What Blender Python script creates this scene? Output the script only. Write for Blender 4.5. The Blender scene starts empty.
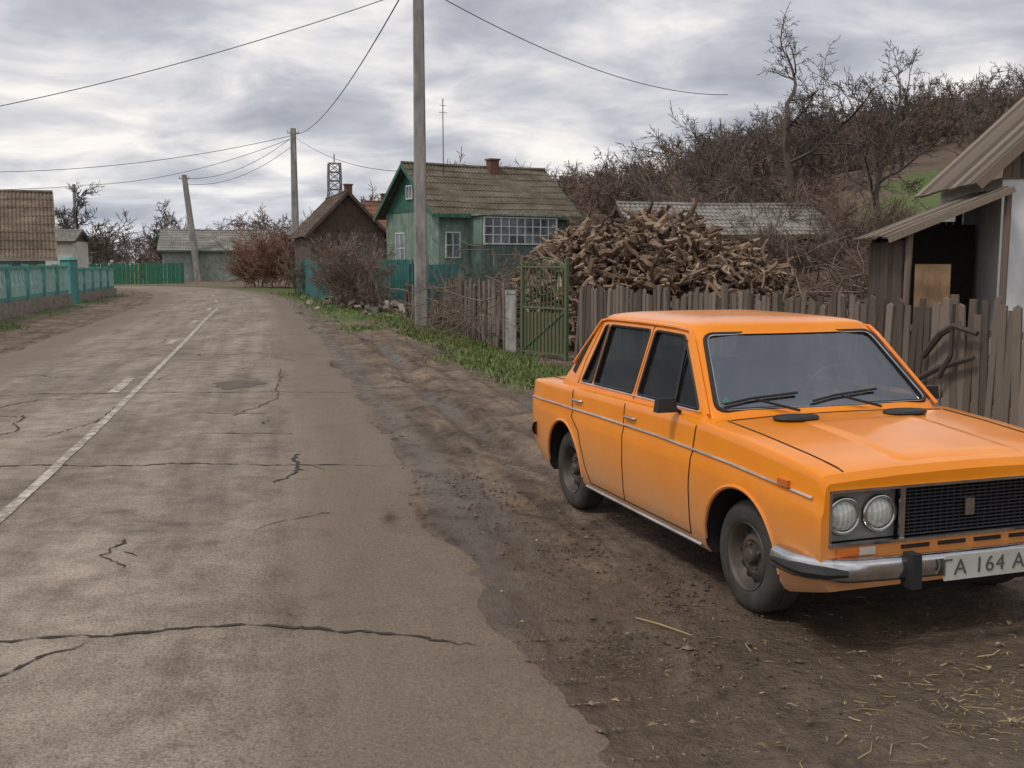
import bpy, math, random
import numpy as np
from mathutils import Vector, Matrix
random.seed(7); RNG=np.random.RandomState(7)
R=math.radians
scene=bpy.context.scene
scene.view_settings.view_transform='Standard'; scene.view_settings.look='None'; scene.view_settings.exposure=0
COL=scene.collection

# ---------------------------------------------------------------- materials
def nt_new(name):
    m=bpy.data.materials.new(name); m.use_nodes=True
    nt=m.node_tree; b=nt.nodes['Principled BSDF']; return m,nt,b
def N(nt,t,**k):
    n=nt.nodes.new(t)
    for a,v in k.items(): setattr(n,a,v)
    return n
def ramp(nt,fac,stops):
    r=N(nt,'ShaderNodeValToRGB'); e=r.color_ramp.elements
    while len(e)<len(stops): e.new(.5)
    for i,(p,c) in enumerate(stops):
        e[i].position=p; e[i].color=(*c,1) if len(c)==3 else c
    nt.links.new(fac,r.inputs[0]); return r.outputs[0]
def noise(nt,vec,scale,detail=4,rough=.55,dist=0):
    n=N(nt,'ShaderNodeTexNoise'); n.inputs['Scale'].default_value=scale
    n.inputs['Detail'].default_value=min(detail,5); n.inputs['Roughness'].default_value=rough
    n.inputs['Distortion'].default_value=dist
    if vec is not None: nt.links.new(vec,n.inputs['Vector'])
    return n.outputs['Fac']
def mixc(nt,f,a,b,mode='MIX'):
    m=N(nt,'ShaderNodeMix',data_type='RGBA',blend_type=mode)
    for s,v in ((m.inputs[0],f),(m.inputs[6],a),(m.inputs[7],b)):
        if isinstance(v,(int,float)): s.default_value=v
        elif isinstance(v,tuple): s.default_value=(*v,1) if len(v)==3 else v
        else: nt.links.new(v,s)
    return m.outputs[2]
def math_(nt,op,a,b=0,clamp=False):
    m=N(nt,'ShaderNodeMath',operation=op); m.use_clamp=clamp
    for s,v in ((m.inputs[0],a),(m.inputs[1],b)):
        if isinstance(v,(int,float)): s.default_value=v
        else: nt.links.new(v,s)
    return m.outputs[0]
def bump(nt,b,h,strength,dist=.02):
    n=N(nt,'ShaderNodeBump'); n.inputs['Strength'].default_value=strength; n.inputs['Distance'].default_value=dist
    nt.links.new(h,n.inputs['Height']); nt.links.new(n.outputs[0],b.inputs['Normal'])
def coords(nt): return N(nt,'ShaderNodeTexCoord').outputs['Object']
def stretch(nt,vec,s):
    m=N(nt,'ShaderNodeMapping'); m.inputs['Scale'].default_value=s; nt.links.new(vec,m.inputs[0]); return m.outputs[0]
def attr(nt,n):
    a=N(nt,'ShaderNodeAttribute');a.attribute_name=n;return a.outputs['Fac']

def simple(name,c1,c2=None,scale=6,rough=.8,bmp=.3,metal=0,st=(1,1,1),bd=.01,grime=0):
    m,nt,b=nt_new(name); co=stretch(nt,coords(nt),st)
    n=noise(nt,co,scale,6,.6)
    if c2 is None: c2=tuple(x*.7 for x in c1)
    col=ramp(nt,n,[(.33,c2),(.66,c1)])
    if grime: col=mixc(nt,grime,col,ramp(nt,noise(nt,stretch(nt,coords(nt),(3,3,.6)),2,7,.7),[(.35,(.45,.42,.38)),(.6,(1,1,1))]),'MULTIPLY')
    nt.links.new(col,b.inputs['Base Color'])
    b.inputs['Roughness'].default_value=rough; b.inputs['Metallic'].default_value=metal
    if bmp: bump(nt,b,noise(nt,co,scale*4,5),bmp,bd)
    return m
def wood(name,ramp_stops,rough=.85,st=(8,8,1),bmp=True):
    m,nt,b=nt_new(name); a=attr(nt,'rnd')
    co=stretch(nt,coords(nt),st)
    n=noise(nt,co,3,6 if bmp else 2,.7)
    f=math_(nt,'ADD',math_(nt,'MULTIPLY',a,.75),math_(nt,'MULTIPLY',n,.35),True)
    nt.links.new(ramp(nt,f,ramp_stops),b.inputs['Base Color']); b.inputs['Roughness'].default_value=rough
    if bmp: bump(nt,b,n,.5,.01)
    return m
def plain(name,c,rough=.5,metal=0,coat=0):
    m,nt,b=nt_new(name); co=coords(nt); n=noise(nt,co,9,4)
    nt.links.new(ramp(nt,n,[(.3,tuple(x*.85 for x in c)),(.7,tuple(min(1,x*1.05) for x in c))]),b.inputs['Base Color'])
    nt.links.new(ramp(nt,n,[(.3,(min(1,rough*1.3),)*3),(.7,(rough,)*3)]),b.inputs['Roughness'])
    b.inputs['Metallic'].default_value=metal; b.inputs['Coat Weight'].default_value=coat
    return m

# ---------------------------------------------------------------- mesh buffer
class MB:
    def __init__(s): s.v=[];s.f=[];s.m=[];s.r=[]
    def add(s,vs,fs,mi=0,rnd=.5):
        o=len(s.v); s.v.extend([tuple(p) for p in vs]); s.r.extend([rnd]*len(vs))
        s.f.extend([tuple(i+o for i in f) for f in fs]); s.m.extend([mi]*len(fs))
    def box(s,c,h,rot=0,mi=0,rnd=.5,axes=None,top=1.0):
        if axes is None:
            ax=Vector((math.cos(rot),math.sin(rot),0)); ay=Vector((-math.sin(rot),math.cos(rot),0)); az=Vector((0,0,1))
        else: ax,ay,az=[Vector(a) for a in axes]
        c=Vector(c); vs=[]
        for k in (-1,1):
            t=1 if k<0 else top
            for i,j in ((-1,-1),(1,-1),(1,1),(-1,1)): vs.append(c+ax*h[0]*i*t+ay*h[1]*j*t+az*h[2]*k)
        s.add(vs,[(3,2,1,0),(4,5,6,7),(0,1,5,4),(1,2,6,5),(2,3,7,6),(3,0,4,7)],mi,rnd)
    def bar(s,a,b,w,t,mi=0,rnd=.5,up=(0,0,1)):
        a=Vector(a);b=Vector(b);d=b-a;L=d.length;d.normalize();u=Vector(up)
        if abs(d.dot(u))>.98:u=Vector((1,0,0))
        sdir=d.cross(u).normalized();u=sdir.cross(d)
        s.box((a+b)/2,(L/2,w/2,t/2),axes=(d,sdir,u),mi=mi,rnd=rnd)
    def tube(s,pts,rad,k=6,mi=0,rnd=.5,caps=True,closed=False,capmi=None):
        pts=[Vector(p) for p in pts];n=len(pts)
        if not hasattr(rad,'__len__'): rad=[rad]*n
        vs=[];ref=None
        for i,p in enumerate(pts):
            if closed: d=pts[(i+1)%n]-pts[i-1]
            else: d=pts[min(i+1,n-1)]-pts[max(i-1,0)]
            if d.length<1e-9:d=Vector((0,0,1))
            d.normalize()
            if ref is None:
                ref=Vector((0,0,1)) if abs(d.z)<.9 else Vector((1,0,0))
            a=d.cross(ref)
            if a.length<1e-4: a=d.cross(Vector((.3,.8,.5)))
            a.normalize();b=a.cross(d).normalized(); ref=b
            for j in range(k):
                t=2*math.pi*j/k; vs.append(p+(a*math.cos(t)+b*math.sin(t))*rad[i])
        fs=[]
        for i in range(n if closed else n-1):
            for j in range(k):
                a0=i*k+j;a1=i*k+(j+1)%k;i2=((i+1)%n)*k
                fs.append((a0,a1,i2+(j+1)%k,i2+j))
        s.add(vs,fs,mi,rnd)
        if caps and not closed:
            o=len(s.v)-len(vs)
            s.f.append(tuple(o+j for j in reversed(range(k))));s.m.append(mi if capmi is None else capmi)
            s.f.append(tuple(o+(n-1)*k+j for j in range(k)));s.m.append(mi if capmi is None else capmi)
    def grid(s,P,mi=0,rnd=.5):
        nu=len(P);nv=len(P[0]);vs=[p for r in P for p in r]
        s.add(vs,[(i*nv+j,(i+1)*nv+j,(i+1)*nv+j+1,i*nv+j+1) for i in range(nu-1) for j in range(nv-1)],mi,rnd)
    def mesh(s,name,mats):
        me=bpy.data.meshes.new(name); me.from_pydata([tuple(p) for p in s.v],[],s.f)
        if not isinstance(mats,(list,tuple)): mats=[mats]
        for m in mats: me.materials.append(m)
        me.polygons.foreach_set('material_index',s.m)
        at=me.attributes.new('rnd','FLOAT','POINT'); at.data.foreach_set('value',np.array(s.r,dtype=np.float32))
        me.validate(); me.update();return me
    def obj(s,name,mats,parent=None,smooth=False,angle=None):
        me=s.mesh(name,mats)
        o=bpy.data.objects.new(name,me); COL.objects.link(o)
        if parent: o.parent=parent
        if smooth:
            me.polygons.foreach_set('use_smooth',[True]*len(me.polygons))
            if angle: me.set_sharp_from_angle(angle=R(angle))
        return o
def empty(name,loc=(0,0,0),rz=0):
    e=bpy.data.objects.new(name,None); e.empty_display_size=.2; e.location=loc; e.rotation_euler=(0,0,rz); COL.objects.link(e); return e
def np_obj(name,V,F,mat,attrs=None,smooth=False):
    me=bpy.data.meshes.new(name); V=np.asarray(V,dtype=np.float32);F=np.asarray(F,dtype=np.int32)
    me.vertices.add(len(V));me.vertices.foreach_set('co',V.ravel())
    k=F.shape[1];me.loops.add(F.size);me.loops.foreach_set('vertex_index',F.ravel())
    me.polygons.add(len(F));me.polygons.foreach_set('loop_start',np.arange(0,F.size,k,dtype=np.int32));me.polygons.foreach_set('loop_total',np.full(len(F),k,dtype=np.int32))
    me.materials.append(mat)
    for nme,a in (attrs or {}).items():
        at=me.attributes.new(nme,'FLOAT','POINT');at.data.foreach_set('value',np.asarray(a,dtype=np.float32))
    if smooth: me.polygons.foreach_set('use_smooth',np.ones(len(F),dtype=bool))
    me.update(calc_edges=True);me.validate()
    o=bpy.data.objects.new(name,me);COL.objects.link(o);return o

# ---------------------------------------------------------------- road centreline
RE=np.array([(4.2,-15),(.95,0),(.16,3.6),(-.97,9),(-2.74,16.74),(-5.91,30.2),(-10.8,50.3),(-15.6,64.0),(-20.5,72.6),(-26.5,78.2),(-35,81.2),(-48,82.6),(-80,83),(-200,83)],float)
def cr(P,n=14):
    out=[]
    for i in range(len(P)-1):
        p0=P[max(i-1,0)];p1=P[i];p2=P[i+1];p3=P[min(i+2,len(P)-1)]
        for t in np.linspace(0,1,n,endpoint=False):
            m1=(p2-p0)/2;m2=(p3-p1)/2
            out.append((2*t**3-3*t*t+1)*p1+(t**3-2*t*t+t)*m1+(-2*t**3+3*t*t)*p2+(t**3-t*t)*m2)
    out.append(P[-1]);return np.array(out)
C0=cr(RE); seg=np.r_[0,np.cumsum(np.linalg.norm(np.diff(C0,axis=0),axis=1))]
SL=np.arange(0,seg[-1],.25); REd=np.stack([np.interp(SL,seg,C0[:,0]),np.interp(SL,seg,C0[:,1])],1)
T=np.gradient(REd,axis=0);T/=np.linalg.norm(T,axis=1)[:,None]
LN=np.stack([-T[:,1],T[:,0]],1)
RW=6.0
def road_pt(i,off): return REd[i]+LN[i]*off
def s_at_y(y): return int(np.argmin(np.abs(REd[:,1]-y)+ (REd[:,0]<-40)*100))
CEN=REd+LN*RW/2
XH_y=[-15,0,9,30,50,64,78,110,400];XH_x=[4.2,.95,-.97,-5.9,-10.8,-15.6,-24,-42,-50]
def sn(x,y,s,ph=0): return np.sin(x*s+ph)*np.cos(y*s*.83+ph*1.7)+.5*np.sin(x*s*2.1+y*s*1.7+ph)+.25*np.sin(y*s*4.3-x*s*3.1+ph*2)
def gz(x,y):
    x=np.asarray(x,float);y=np.asarray(y,float)
    d=x-np.interp(y,XH_y,XH_x)
    t=np.maximum(0,d-8.5); h=.25*t*t/(t+7)
    h=25*np.tanh(h/25)+ np.clip(t/30,0,1)*sn(x,y,.09)*.8
    e=np.clip((-d-8.0)/3,0,1)*(y<70); h=h+.25*e
    return h
def gz1(x,y): return float(gz(x,y))
def MD(x,y): return np.exp(-(((x-22.0-.37*(y-56))/4.3)**2+((y-57)/13)**2))
def meadow(x,y): return float(MD(x,y))

def axis(segs):
    o=[]
    for a,b,s in segs: o+=list(np.arange(a,b,s))
    return np.array(o)
xs=axis([(-400,-120,12),(-120,-40,4),(-40,-14,1),(-14,-4,.3),(-4,5.5,.08),(5.5,14,.4),(14,60,1.2),(60,200,5),(200,420,12)])
ys=axis([(-25,1,1.5),(1,12,.08),(12,30,.2),(30,60,.7),(60,140,2),(140,300,6),(300,620,16)])
X,Y=np.meshgrid(xs,ys,indexing='ij');Xf=X.ravel();Yf=Y.ravel()
dr=np.full(Xf.shape,1e9)
for i in range(0,len(CEN),4):
    np.minimum(dr,(Xf-CEN[i,0])**2+(Yf-CEN[i,1])**2,out=dr)
dr=np.sqrt(dr)-RW/2
Z=gz(Xf,Yf)
side=Xf-np.interp(Yf,XH_y,XH_x)
carz=1-np.exp(-(((Xf-1.7)/1.4)**2+((Yf-6.4)/2.2)**2)**2)
micro=(sn(Xf,Yf,2.6,.4)*.014+sn(Xf,Yf,9.,1.)*.007+sn(Xf,Yf,23.,2.)*.004+RNG.randn(len(Xf))*.004)
rough_zone=np.exp(-((dr-.25)/.35)**2)
Z=Z+micro*np.clip(dr*2,0,1)*(.35+.65*carz)+rough_zone*np.abs(sn(Xf,Yf,6.3,2.))*.022
wob=.12*np.sin(Yf*.35)
rut=np.exp(-((dr-1.15-wob)/.15)**2)+np.exp(-((dr-2.3-wob)/.15)**2)
rut2=np.exp(-((dr-.55+.04*(Yf-5))/.13)**2)*(Yf<9)*(Yf>2)
berm=np.exp(-((dr-.85-wob)/.10)**2)+np.exp(-((dr-1.45-wob)/.10)**2)+np.exp(-((dr-2.0-wob)/.1)**2)
rz_f=np.clip((Yf-8.0)/2,0,1)*(side>0)*(Yf<45)
tread=1+.5*np.sin(Yf*21)
Z=Z-(.055*rut*tread-.035*berm)*rz_f-.025*rut2*tread*(side>0)
Z=np.where(dr<.05,Z-.06*np.clip((.05-dr)/.3,0,1),Z)
g=np.zeros_like(Xf)
right=(side>0)
gr=1.1*np.exp(-((dr-3.1)/.70)**2)*np.clip((Yf-13)/3,0,1)*(Yf<75)
g=np.where(right,gr,0)
g=np.maximum(g,np.where(right,np.exp(-((dr-1.6)/1.0)**2)*np.clip((Yf-27)/8,0,1)*(Yf<80),0))
gl=np.clip((dr-1.2)/1.5,0,1)*.6
g=np.where(~right,gl,g)
g=g+.36*sn(Xf,Yf,1.3,.7)*(g>.05)
mdw=MD(Xf,Yf)
g=np.maximum(g,mdw*1.15*np.clip(.75+.5*sn(Xf,Yf,.6,2),0,1))
litter=np.clip((side-9)/6,0,1)
wet=np.exp(-((Xf-2.3)/.95)**2-((Yf-4.05)/.5)**2)+.55*np.exp(-((Xf-1.4)/1.6)**2-((Yf-5.0)/1.6)**2)+.95*rut*rz_f*np.clip(.6+.5*sn(Xf,Yf,.8,3),0,1)+.5*rough_zone*right+.6*rut2*right
Z=Z-.02*np.clip(wet,0,1)*(Yf<4.9)
V=np.stack([Xf,Yf,Z],1);nx,ny=len(xs),len(ys)
I=np.arange(nx*ny).reshape(nx,ny)
F=np.stack([I[:-1,:-1].ravel(),I[1:,:-1].ravel(),I[1:,1:].ravel(),I[:-1,1:].ravel()],1)
m,nt,b=nt_new('ground_dirt');co=coords(nt)
ag=attr(nt,'grass');al=attr(nt,'litter');aw=attr(nt,'wet');ad=attr(nt,'dr')
sp=N(nt,'ShaderNodeSeparateXYZ');nt.links.new(co,sp.inputs[0])
sc=N(nt,'ShaderNodeCombineXYZ');nt.links.new(math_(nt,'MULTIPLY',ad,3.2),sc.inputs[0]);nt.links.new(math_(nt,'MULTIPLY',sp.outputs['Y'],.22),sc.inputs[1])
streak=noise(nt,sc.outputs[0],1.4,5,.65,.3)
n1=noise(nt,co,.8,5,.62,.4);n2=noise(nt,co,14,5,.7);n3=noise(nt,co,60,3,.7);n4=noise(nt,co,3.2,5,.72,.6)
dirt=ramp(nt,n1,[(.30,(.115,.079,.052)),(.48,(.19,.137,.095)),(.68,(.285,.218,.158))])
dirt=mixc(nt,.9,dirt,ramp(nt,streak,[(.32,(.42,.39,.36)),(.5,(.95,.95,.95)),(.7,(1.32,1.31,1.29))]),'MULTIPLY')
dirt=mixc(nt,.85,dirt,ramp(nt,n4,[(.34,(.38,.35,.32)),(.5,(.95,.95,.95)),(.72,(1.25,1.25,1.25))]),'MULTIPLY')
dirt=mixc(nt,.75,dirt,ramp(nt,n2,[(.28,(.38,.36,.34)),(.5,(.95,.95,.95)),(.75,(1.35,1.33,1.3))]),'MULTIPLY')
dirt=mixc(nt,.5,dirt,ramp(nt,n3,[(.3,(.5,.48,.46)),(.7,(1.3,1.28,1.25))]),'MULTIPLY')
wf=math_(nt,'MULTIPLY',math_(nt,'SUBTRACT',math_(nt,'ADD',aw,math_(nt,'MULTIPLY',n4,.8)),.58),2.2,True)
dirt=mixc(nt,math_(nt,'MULTIPLY',wf,.66),dirt,mixc(nt,n2,(.048,.034,.022),(.11,.08,.05)))
lit=ramp(nt,noise(nt,co,1.5,5,.75),[(.3,(.08,.054,.038)),(.6,(.16,.112,.078)),(.8,(.22,.16,.11))])
c=mixc(nt,al,dirt,lit)
gcol=ramp(nt,noise(nt,co,5,5,.7),[(.3,(.055,.075,.02)),(.55,(.10,.145,.035)),(.8,(.17,.19,.065))])
gf=math_(nt,'MULTIPLY',math_(nt,'SUBTRACT',math_(nt,'ADD',ag,math_(nt,'MULTIPLY',noise(nt,co,3.5,5,.7),.9)),.72),3.2,True)
c=mixc(nt,gf,c,gcol);nt.links.new(c,b.inputs['Base Color'])
nt.links.new(math_(nt,'SUBTRACT',.92,math_(nt,'MULTIPLY',wf,.58)),b.inputs['Roughness'])
bump(nt,b,math_(nt,'ADD',math_(nt,'ADD',n2,math_(nt,'MULTIPLY',n4,1.5)),math_(nt,'MULTIPLY',n3,.5)),.9,.04)
np_obj('ground',V,F,m,attrs={'grass':g,'litter':litter,'wet':wet,'dr':np.clip(dr,-5,60)},smooth=True)

# road
offs=np.r_[np.linspace(-.12,.5,7),np.linspace(.8,RW-.8,16),np.linspace(RW-.5,RW+.12,7)]
jr=np.convolve(RNG.randn(len(REd)),np.ones(4)/4,'same')*.13;jl=np.convolve(RNG.randn(len(REd)),np.ones(5)/5,'same')*.12
RV=[];RA=[];RO=[]
for i in range(len(REd)):
    for o in offs:
        q=o
        if o<.4: q=o+jr[i]*(1 if o<.1 else .4)
        if o>RW-.4: q=o+jl[i]
        p=road_pt(i,q); e=min(o+.12,RW+.12-o)
        z=.012+.024*(1-((o-RW/2)/(RW/2))**2)
        z=z-(.03 if e<.01 else 0)
        zz=gz1(p[0],p[1]) if REd[i,1]>60 else 0
        RV.append((p[0],p[1],z+zz));RA.append(e);RO.append(o)
I=np.arange(len(REd)*len(offs)).reshape(len(REd),len(offs))
F=np.stack([I[:-1,:-1].ravel(),I[:-1,1:].ravel(),I[1:,1:].ravel(),I[1:,:-1].ravel()],1)[:,::-1]
m,nt,b=nt_new('old_asphalt');co=coords(nt)
ae=attr(nt,'edge');ao=attr(nt,'offs')
sp=N(nt,'ShaderNodeSeparateXYZ');nt.links.new(co,sp.inputs[0])
sc=N(nt,'ShaderNodeCombineXYZ');nt.links.new(math_(nt,'MULTIPLY',ao,2.2),sc.inputs[0]);nt.links.new(math_(nt,'MULTIPLY',sp.outputs['Y'],.13),sc.inputs[1])
streak=noise(nt,sc.outputs[0],1.2,5,.65,.2)
n1=noise(nt,stretch(nt,co,(1,.30,1)),.9,5,.6,.3);n2=noise(nt,co,45,4,.75);n3=noise(nt,co,3.2,5,.68,.3);n5=noise(nt,co,1.3,4,.75,.8)
vor=N(nt,'ShaderNodeTexVoronoi');vor.inputs['Scale'].default_value=75;nt.links.new(co,vor.inputs['Vector'])
base=ramp(nt,n1,[(.3,(.200,.156,.115)),(.5,(.29,.236,.184)),(.72,(.39,.328,.262))])
base=mixc(nt,.8,base,ramp(nt,streak,[(.35,(.66,.64,.62)),(.5,(.97,.97,.97)),(.65,(1.16,1.16,1.15))]),'MULTIPLY')
base=mixc(nt,.8,base,ramp(nt,n3,[(.3,(.50,.48,.46)),(.6,(1.05,1.05,1.05))]),'MULTIPLY')
base=mixc(nt,.75,base,ramp(nt,n5,[(.30,(.48,.45,.42)),(.42,(.92,.91,.90)),(.6,(1.06,1.06,1.06))]),'MULTIPLY')
base=mixc(nt,.8,base,ramp(nt,vor.outputs['Distance'],[(.0,(1.35,1.33,1.3)),(.45,(.98,.98,.98)),(.9,(.5,.5,.5))]),'MULTIPLY')
base=mixc(nt,.6,base,ramp(nt,n2,[(.3,(.6,.6,.6)),(.7,(1.3,1.3,1.3))]),'MULTIPLY')
ef=math_(nt,'SUBTRACT',1.0,math_(nt,'MULTIPLY',math_(nt,'SUBTRACT',ae,math_(nt,'MULTIPLY',n3,1.3)),1.6),True)
base=mixc(nt,math_(nt,'MULTIPLY',ef,.85,True),base,ramp(nt,n2,[(.3,(.10,.073,.05)),(.7,(.21,.156,.11))]))
nt.links.new(base,b.inputs['Base Color']);b.inputs['Roughness'].default_value=.78
bump(nt,b,math_(nt,'ADD',vor.outputs['Distance'],math_(nt,'ADD',n2,math_(nt,'MULTIPLY',n3,1.2))),.5,.009)
np_obj('road',RV,F,m,attrs={'edge':RA,'offs':RO},smooth=True)
def rz(x,y,extra=.006):
    d=np.hypot(CEN[:,0]-x,CEN[:,1]-y).min(); zz=gz1(x,y) if y>60 else 0
    return .012+.024*(1-(min(d,RW/2)/(RW/2))**2)+zz+extra

m,nt,b=nt_new('worn_white_paint');co=coords(nt)
n=noise(nt,co,7,5,.8);nt.links.new(ramp(nt,n,[(.44,(.25,.21,.165)),(.62,(.58,.54,.48))]),b.inputs['Base Color']);b.inputs['Roughness'].default_value=.8
mk=MB()
def strip(o,w,ya,yb):
    a,bb=s_at_y(ya),s_at_y(yb);P=[]
    for i in range(a,bb+1):
        row=[]
        for k in (-1,0,1):
            p=road_pt(i,o+k*w/2*RNG.uniform(.75,1.05));row.append((p[0],p[1],rz(p[0],p[1])))
        P.append(row[::-1])
    mk.grid(P)
strip(2.90,.095,1,41)
for ya,yb in ((5.5,7.9),(14.8,16.4),(23,24.6),(31,32.6),(39,41),(47,49),(55,57)): strip(3.16,.15,ya,yb)
mk.obj('road_markings',m)

ck=MB();crackm=simple('crack_dark',(.05,.04,.031),(.028,.022,.018),20,.95,0)
def crack(pts,w=.018,jit=.035):
    P=[]
    for a,bq in zip(pts[:-1],pts[1:]):
        a=np.array(a);bq=np.array(bq);n=max(2,int(np.linalg.norm(bq-a)/.045))
        for t in np.linspace(0,1,n,endpoint=False): P.append(a+(bq-a)*t)
    P.append(np.array(pts[-1]));P=np.array(P)
    nz=np.cumsum(RNG.randn(len(P),2)*jit*.35,axis=0)+RNG.randn(len(P),2)*.008;ramp_=np.linspace(0,1,len(P))[:,None];nz=nz-nz[-1]*ramp_
    P=P+nz;rows=[]
    for i in range(len(P)):
        d=P[min(i+1,len(P)-1)]-P[max(i-1,0)];d/=np.linalg.norm(d)+1e-9;nn=np.array([-d[1],d[0]])
        ww=w*(.12+RNG.rand()*1.2)*(min(1,(len(P)-1-i)/6+.15))
        rows.append([(p[0],p[1],rz(p[0],p[1],.005)) for p in (P[i]-nn*ww/2,P[i]+nn*ww/2)])
    ck.grid([r[::-1] for r in rows])
crack([(-3.4,4.55),(-2.6,4.62),(-1.9,4.72),(-1.2,4.95),(-.75,4.9),(-.15,4.72)],.028)
crack([(-6.2,8.9),(-4.2,8.95),(-2.6,9.05),(-1.05,9.05)],.028)
crack([(-2.3,4.05),(-2.15,4.4),(-1.95,4.75)],.022)
crack([(-1.95,9.6),(-1.85,9.1),(-1.78,8.7),(-1.9,8.3)],.035,.05)
crack([(-1.85,9.1),(-1.7,9.0),(-1.6,8.8)],.02,.05)
crack([(-2.45,6.6),(-2.35,6.2),(-2.15,5.8)],.022,.06)
crack([(-2.35,6.2),(-2.1,6.15)],.016,.05)
crack([(-8.0,13.6),(-6,13.9),(-4.4,14.1),(-2.2,14.3)],.03)
crack([(-8.6,19.5),(-6.5,19.9),(-3.6,20.3)],.036)
crack([(-4.8,12.8),(-4.6,11.5),(-4.75,10.4)],.02)
crack([(-5.6,12.0),(-5.2,10.9),(-5.4,9.6)],.022)
crack([(-3.2,12),(-3.0,13.6),(-3.3,15.2),(-3.9,17.5)],.02)
crack([(-9.4,25.0),(-7,25.4),(-4.9,25.9)],.045)
crack([(-11,32.0),(-8.5,32.3),(-6.4,32.8)],.05)
crack([(-1.3,7.3),(-1.6,7.0),(-1.7,6.8)],.016)
for _ in range(40):
    y=RNG.uniform(10,50);i=s_at_y(y);o=RNG.uniform(.4,5.5);p=road_pt(i,o);a=RNG.uniform(0,6.3);L=RNG.uniform(.3,1.5)
    crack([tuple(p),(p[0]+math.cos(a)*L,p[1]+math.sin(a)*L)],.022)
ck.obj('road_cracks',crackm)
pt=MB();pts=[]
for k in range(40):
    a=k/40*6.283;r=1+.16*math.sin(3*a)+.1*math.sin(7*a)+.07*math.sin(13*a);x,y=-3.95+.34*r*math.cos(a),15.1+.5*r*math.sin(a);pts.append((x,y,rz(x,y,.004)))
pt.add(pts,[tuple(range(40))]);pt.obj('asphalt_patch',simple('patch_asphalt',(.13,.107,.084),(.075,.062,.05),12,.85,.4))

# gravel / clods
gb=MB()
def clod(x,y,z,r,rnd):
    vs=[];
    for (a,bq,cq) in ((1,0,0),(-1,0,0),(0,1,0),(0,-1,0),(0,0,1),(0,0,-1)):
        k=r*RNG.uniform(.6,1.2);vs.append((x+a*k,y+bq*k,z+cq*k*.6))
    gb.add(vs,[(0,2,4),(2,1,4),(1,3,4),(3,0,4),(2,0,5),(1,2,5),(3,1,5),(0,3,5)],0,rnd)
for _ in range(7500):
    y=2.8+RNG.rand()**1.7*27;i=s_at_y(y)
    o=-(abs(RNG.randn())*.35) if RNG.rand()<.5 else -RNG.uniform(0,5.5)
    p=road_pt(i,o+.05);r=RNG.uniform(.003,.011)*(1+ (RNG.rand()<.05)*1.6)
    clod(p[0],p[1],gz1(*p)+.004,r,RNG.rand()*.8)
for cx,cy,n,s in ((.75,5.35,360,.2),(.35,6.3,200,.18),(-.25,8.2,260,.28),(.9,4.3,160,.2),(.5,4.7,160,.12)):
    for _ in range(n):
        clod(cx+RNG.randn()*s,cy+RNG.randn()*s*1.6,.006,RNG.uniform(.004,.017),RNG.rand()*.35)
for _ in range(1500):
    y=3+RNG.rand()**1.6*20;i=s_at_y(y);p=road_pt(i,abs(RNG.randn())*.6);clod(p[0],p[1],rz(p[0],p[1],.0),RNG.uniform(.003,.007),RNG.rand()*.7)
gb.obj('gravel',wood('clod_mat',[(.1,(.05,.036,.025)),(.5,(.13,.096,.068)),(.95,(.30,.245,.19))]))

gm=wood('grass_blade',[(.1,(.06,.095,.022)),(.5,(.11,.165,.038)),(.8,(.18,.215,.068)),(1,(.32,.265,.14))],.7,(1,1,1),False)
cand=np.where((g>.42)&(dr>.5)&(Yf<62)&(Yf>3)&(np.abs(Xf)<26)&(Xf<14))[0]
sel=RNG.choice(cand,42000)
rn=[];VV=[];FF=[]
for k,i in enumerate(sel):
    yy=Yf[i];sp_=.12 if yy<12 else (.28 if yy<30 else .8)
    x=Xf[i]+RNG.uniform(-sp_,sp_);y=yy+RNG.uniform(-sp_,sp_);z=gz1(x,y)-.01
    hh=RNG.uniform(.02,.085)*(1+yy/50);ww=.005+.0006*yy;a=RNG.uniform(0,6.28);lx,ly=RNG.randn()*.04,RNG.randn()*.04
    o=len(VV);VV+=[(x-ww*math.cos(a),y-ww*math.sin(a),z),(x+ww*math.cos(a),y+ww*math.sin(a),z),(x+lx,y+ly,z+hh)]
    FF.append((o,o+1,o+2));r=RNG.rand();rn+=[r,r,r]
np_obj('grass',VV,FF,gm,attrs={'rnd':rn})
st=MB()
for _ in range(620):
    if RNG.rand()<.65: x=2.15+RNG.randn()*.5;y=4.05+RNG.randn()*.33
    else: x=RNG.uniform(.5,3.2);y=RNG.uniform(3.2,5.6)
    if x>2.6 and y>5.0: continue
    a=RNG.uniform(0,6.28);L=RNG.uniform(.012,.06)*(1+(RNG.rand()<.10)*2.5)
    z=gz1(x,y)+.001;st.tube([(x,y,z),(x+math.cos(a)*L*.5,y+math.sin(a)*L*.5,z+RNG.uniform(0,.010)),(x+math.cos(a+.3)*L,y+math.sin(a+.3)*L,z)],RNG.uniform(.0008,.0026),3,rnd=RNG.rand())
for _ in range(90):
    y=3.2+RNG.rand()**1.5*9;i=s_at_y(y);p=road_pt(i,-RNG.uniform(.1,2.6));x,y=p;a=RNG.uniform(0,6.28);L=RNG.uniform(.010,.028);z=gz1(x,y)+.004
    c,s_=math.cos(a)*L,math.sin(a)*L
    st.add([(x-c,y-s_,z),(x-s_*.5,y+c*.5,z+.012),(x+c,y+s_,z+.004),(x+s_*.5,y-c*.5,z+.008)],[(0,1,2,3)],0,RNG.rand())
st.tube([(.62,5.1,.02),(.72,4.98,.03),(.86,4.85,.02)],[.004,.005,.003],5,rnd=.7)
st.obj('dry_straw_litter',wood('straw',[(.1,(.11,.085,.045)),(.5,(.27,.21,.09)),(.95,(.45,.39,.20))],bmp=False))

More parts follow.
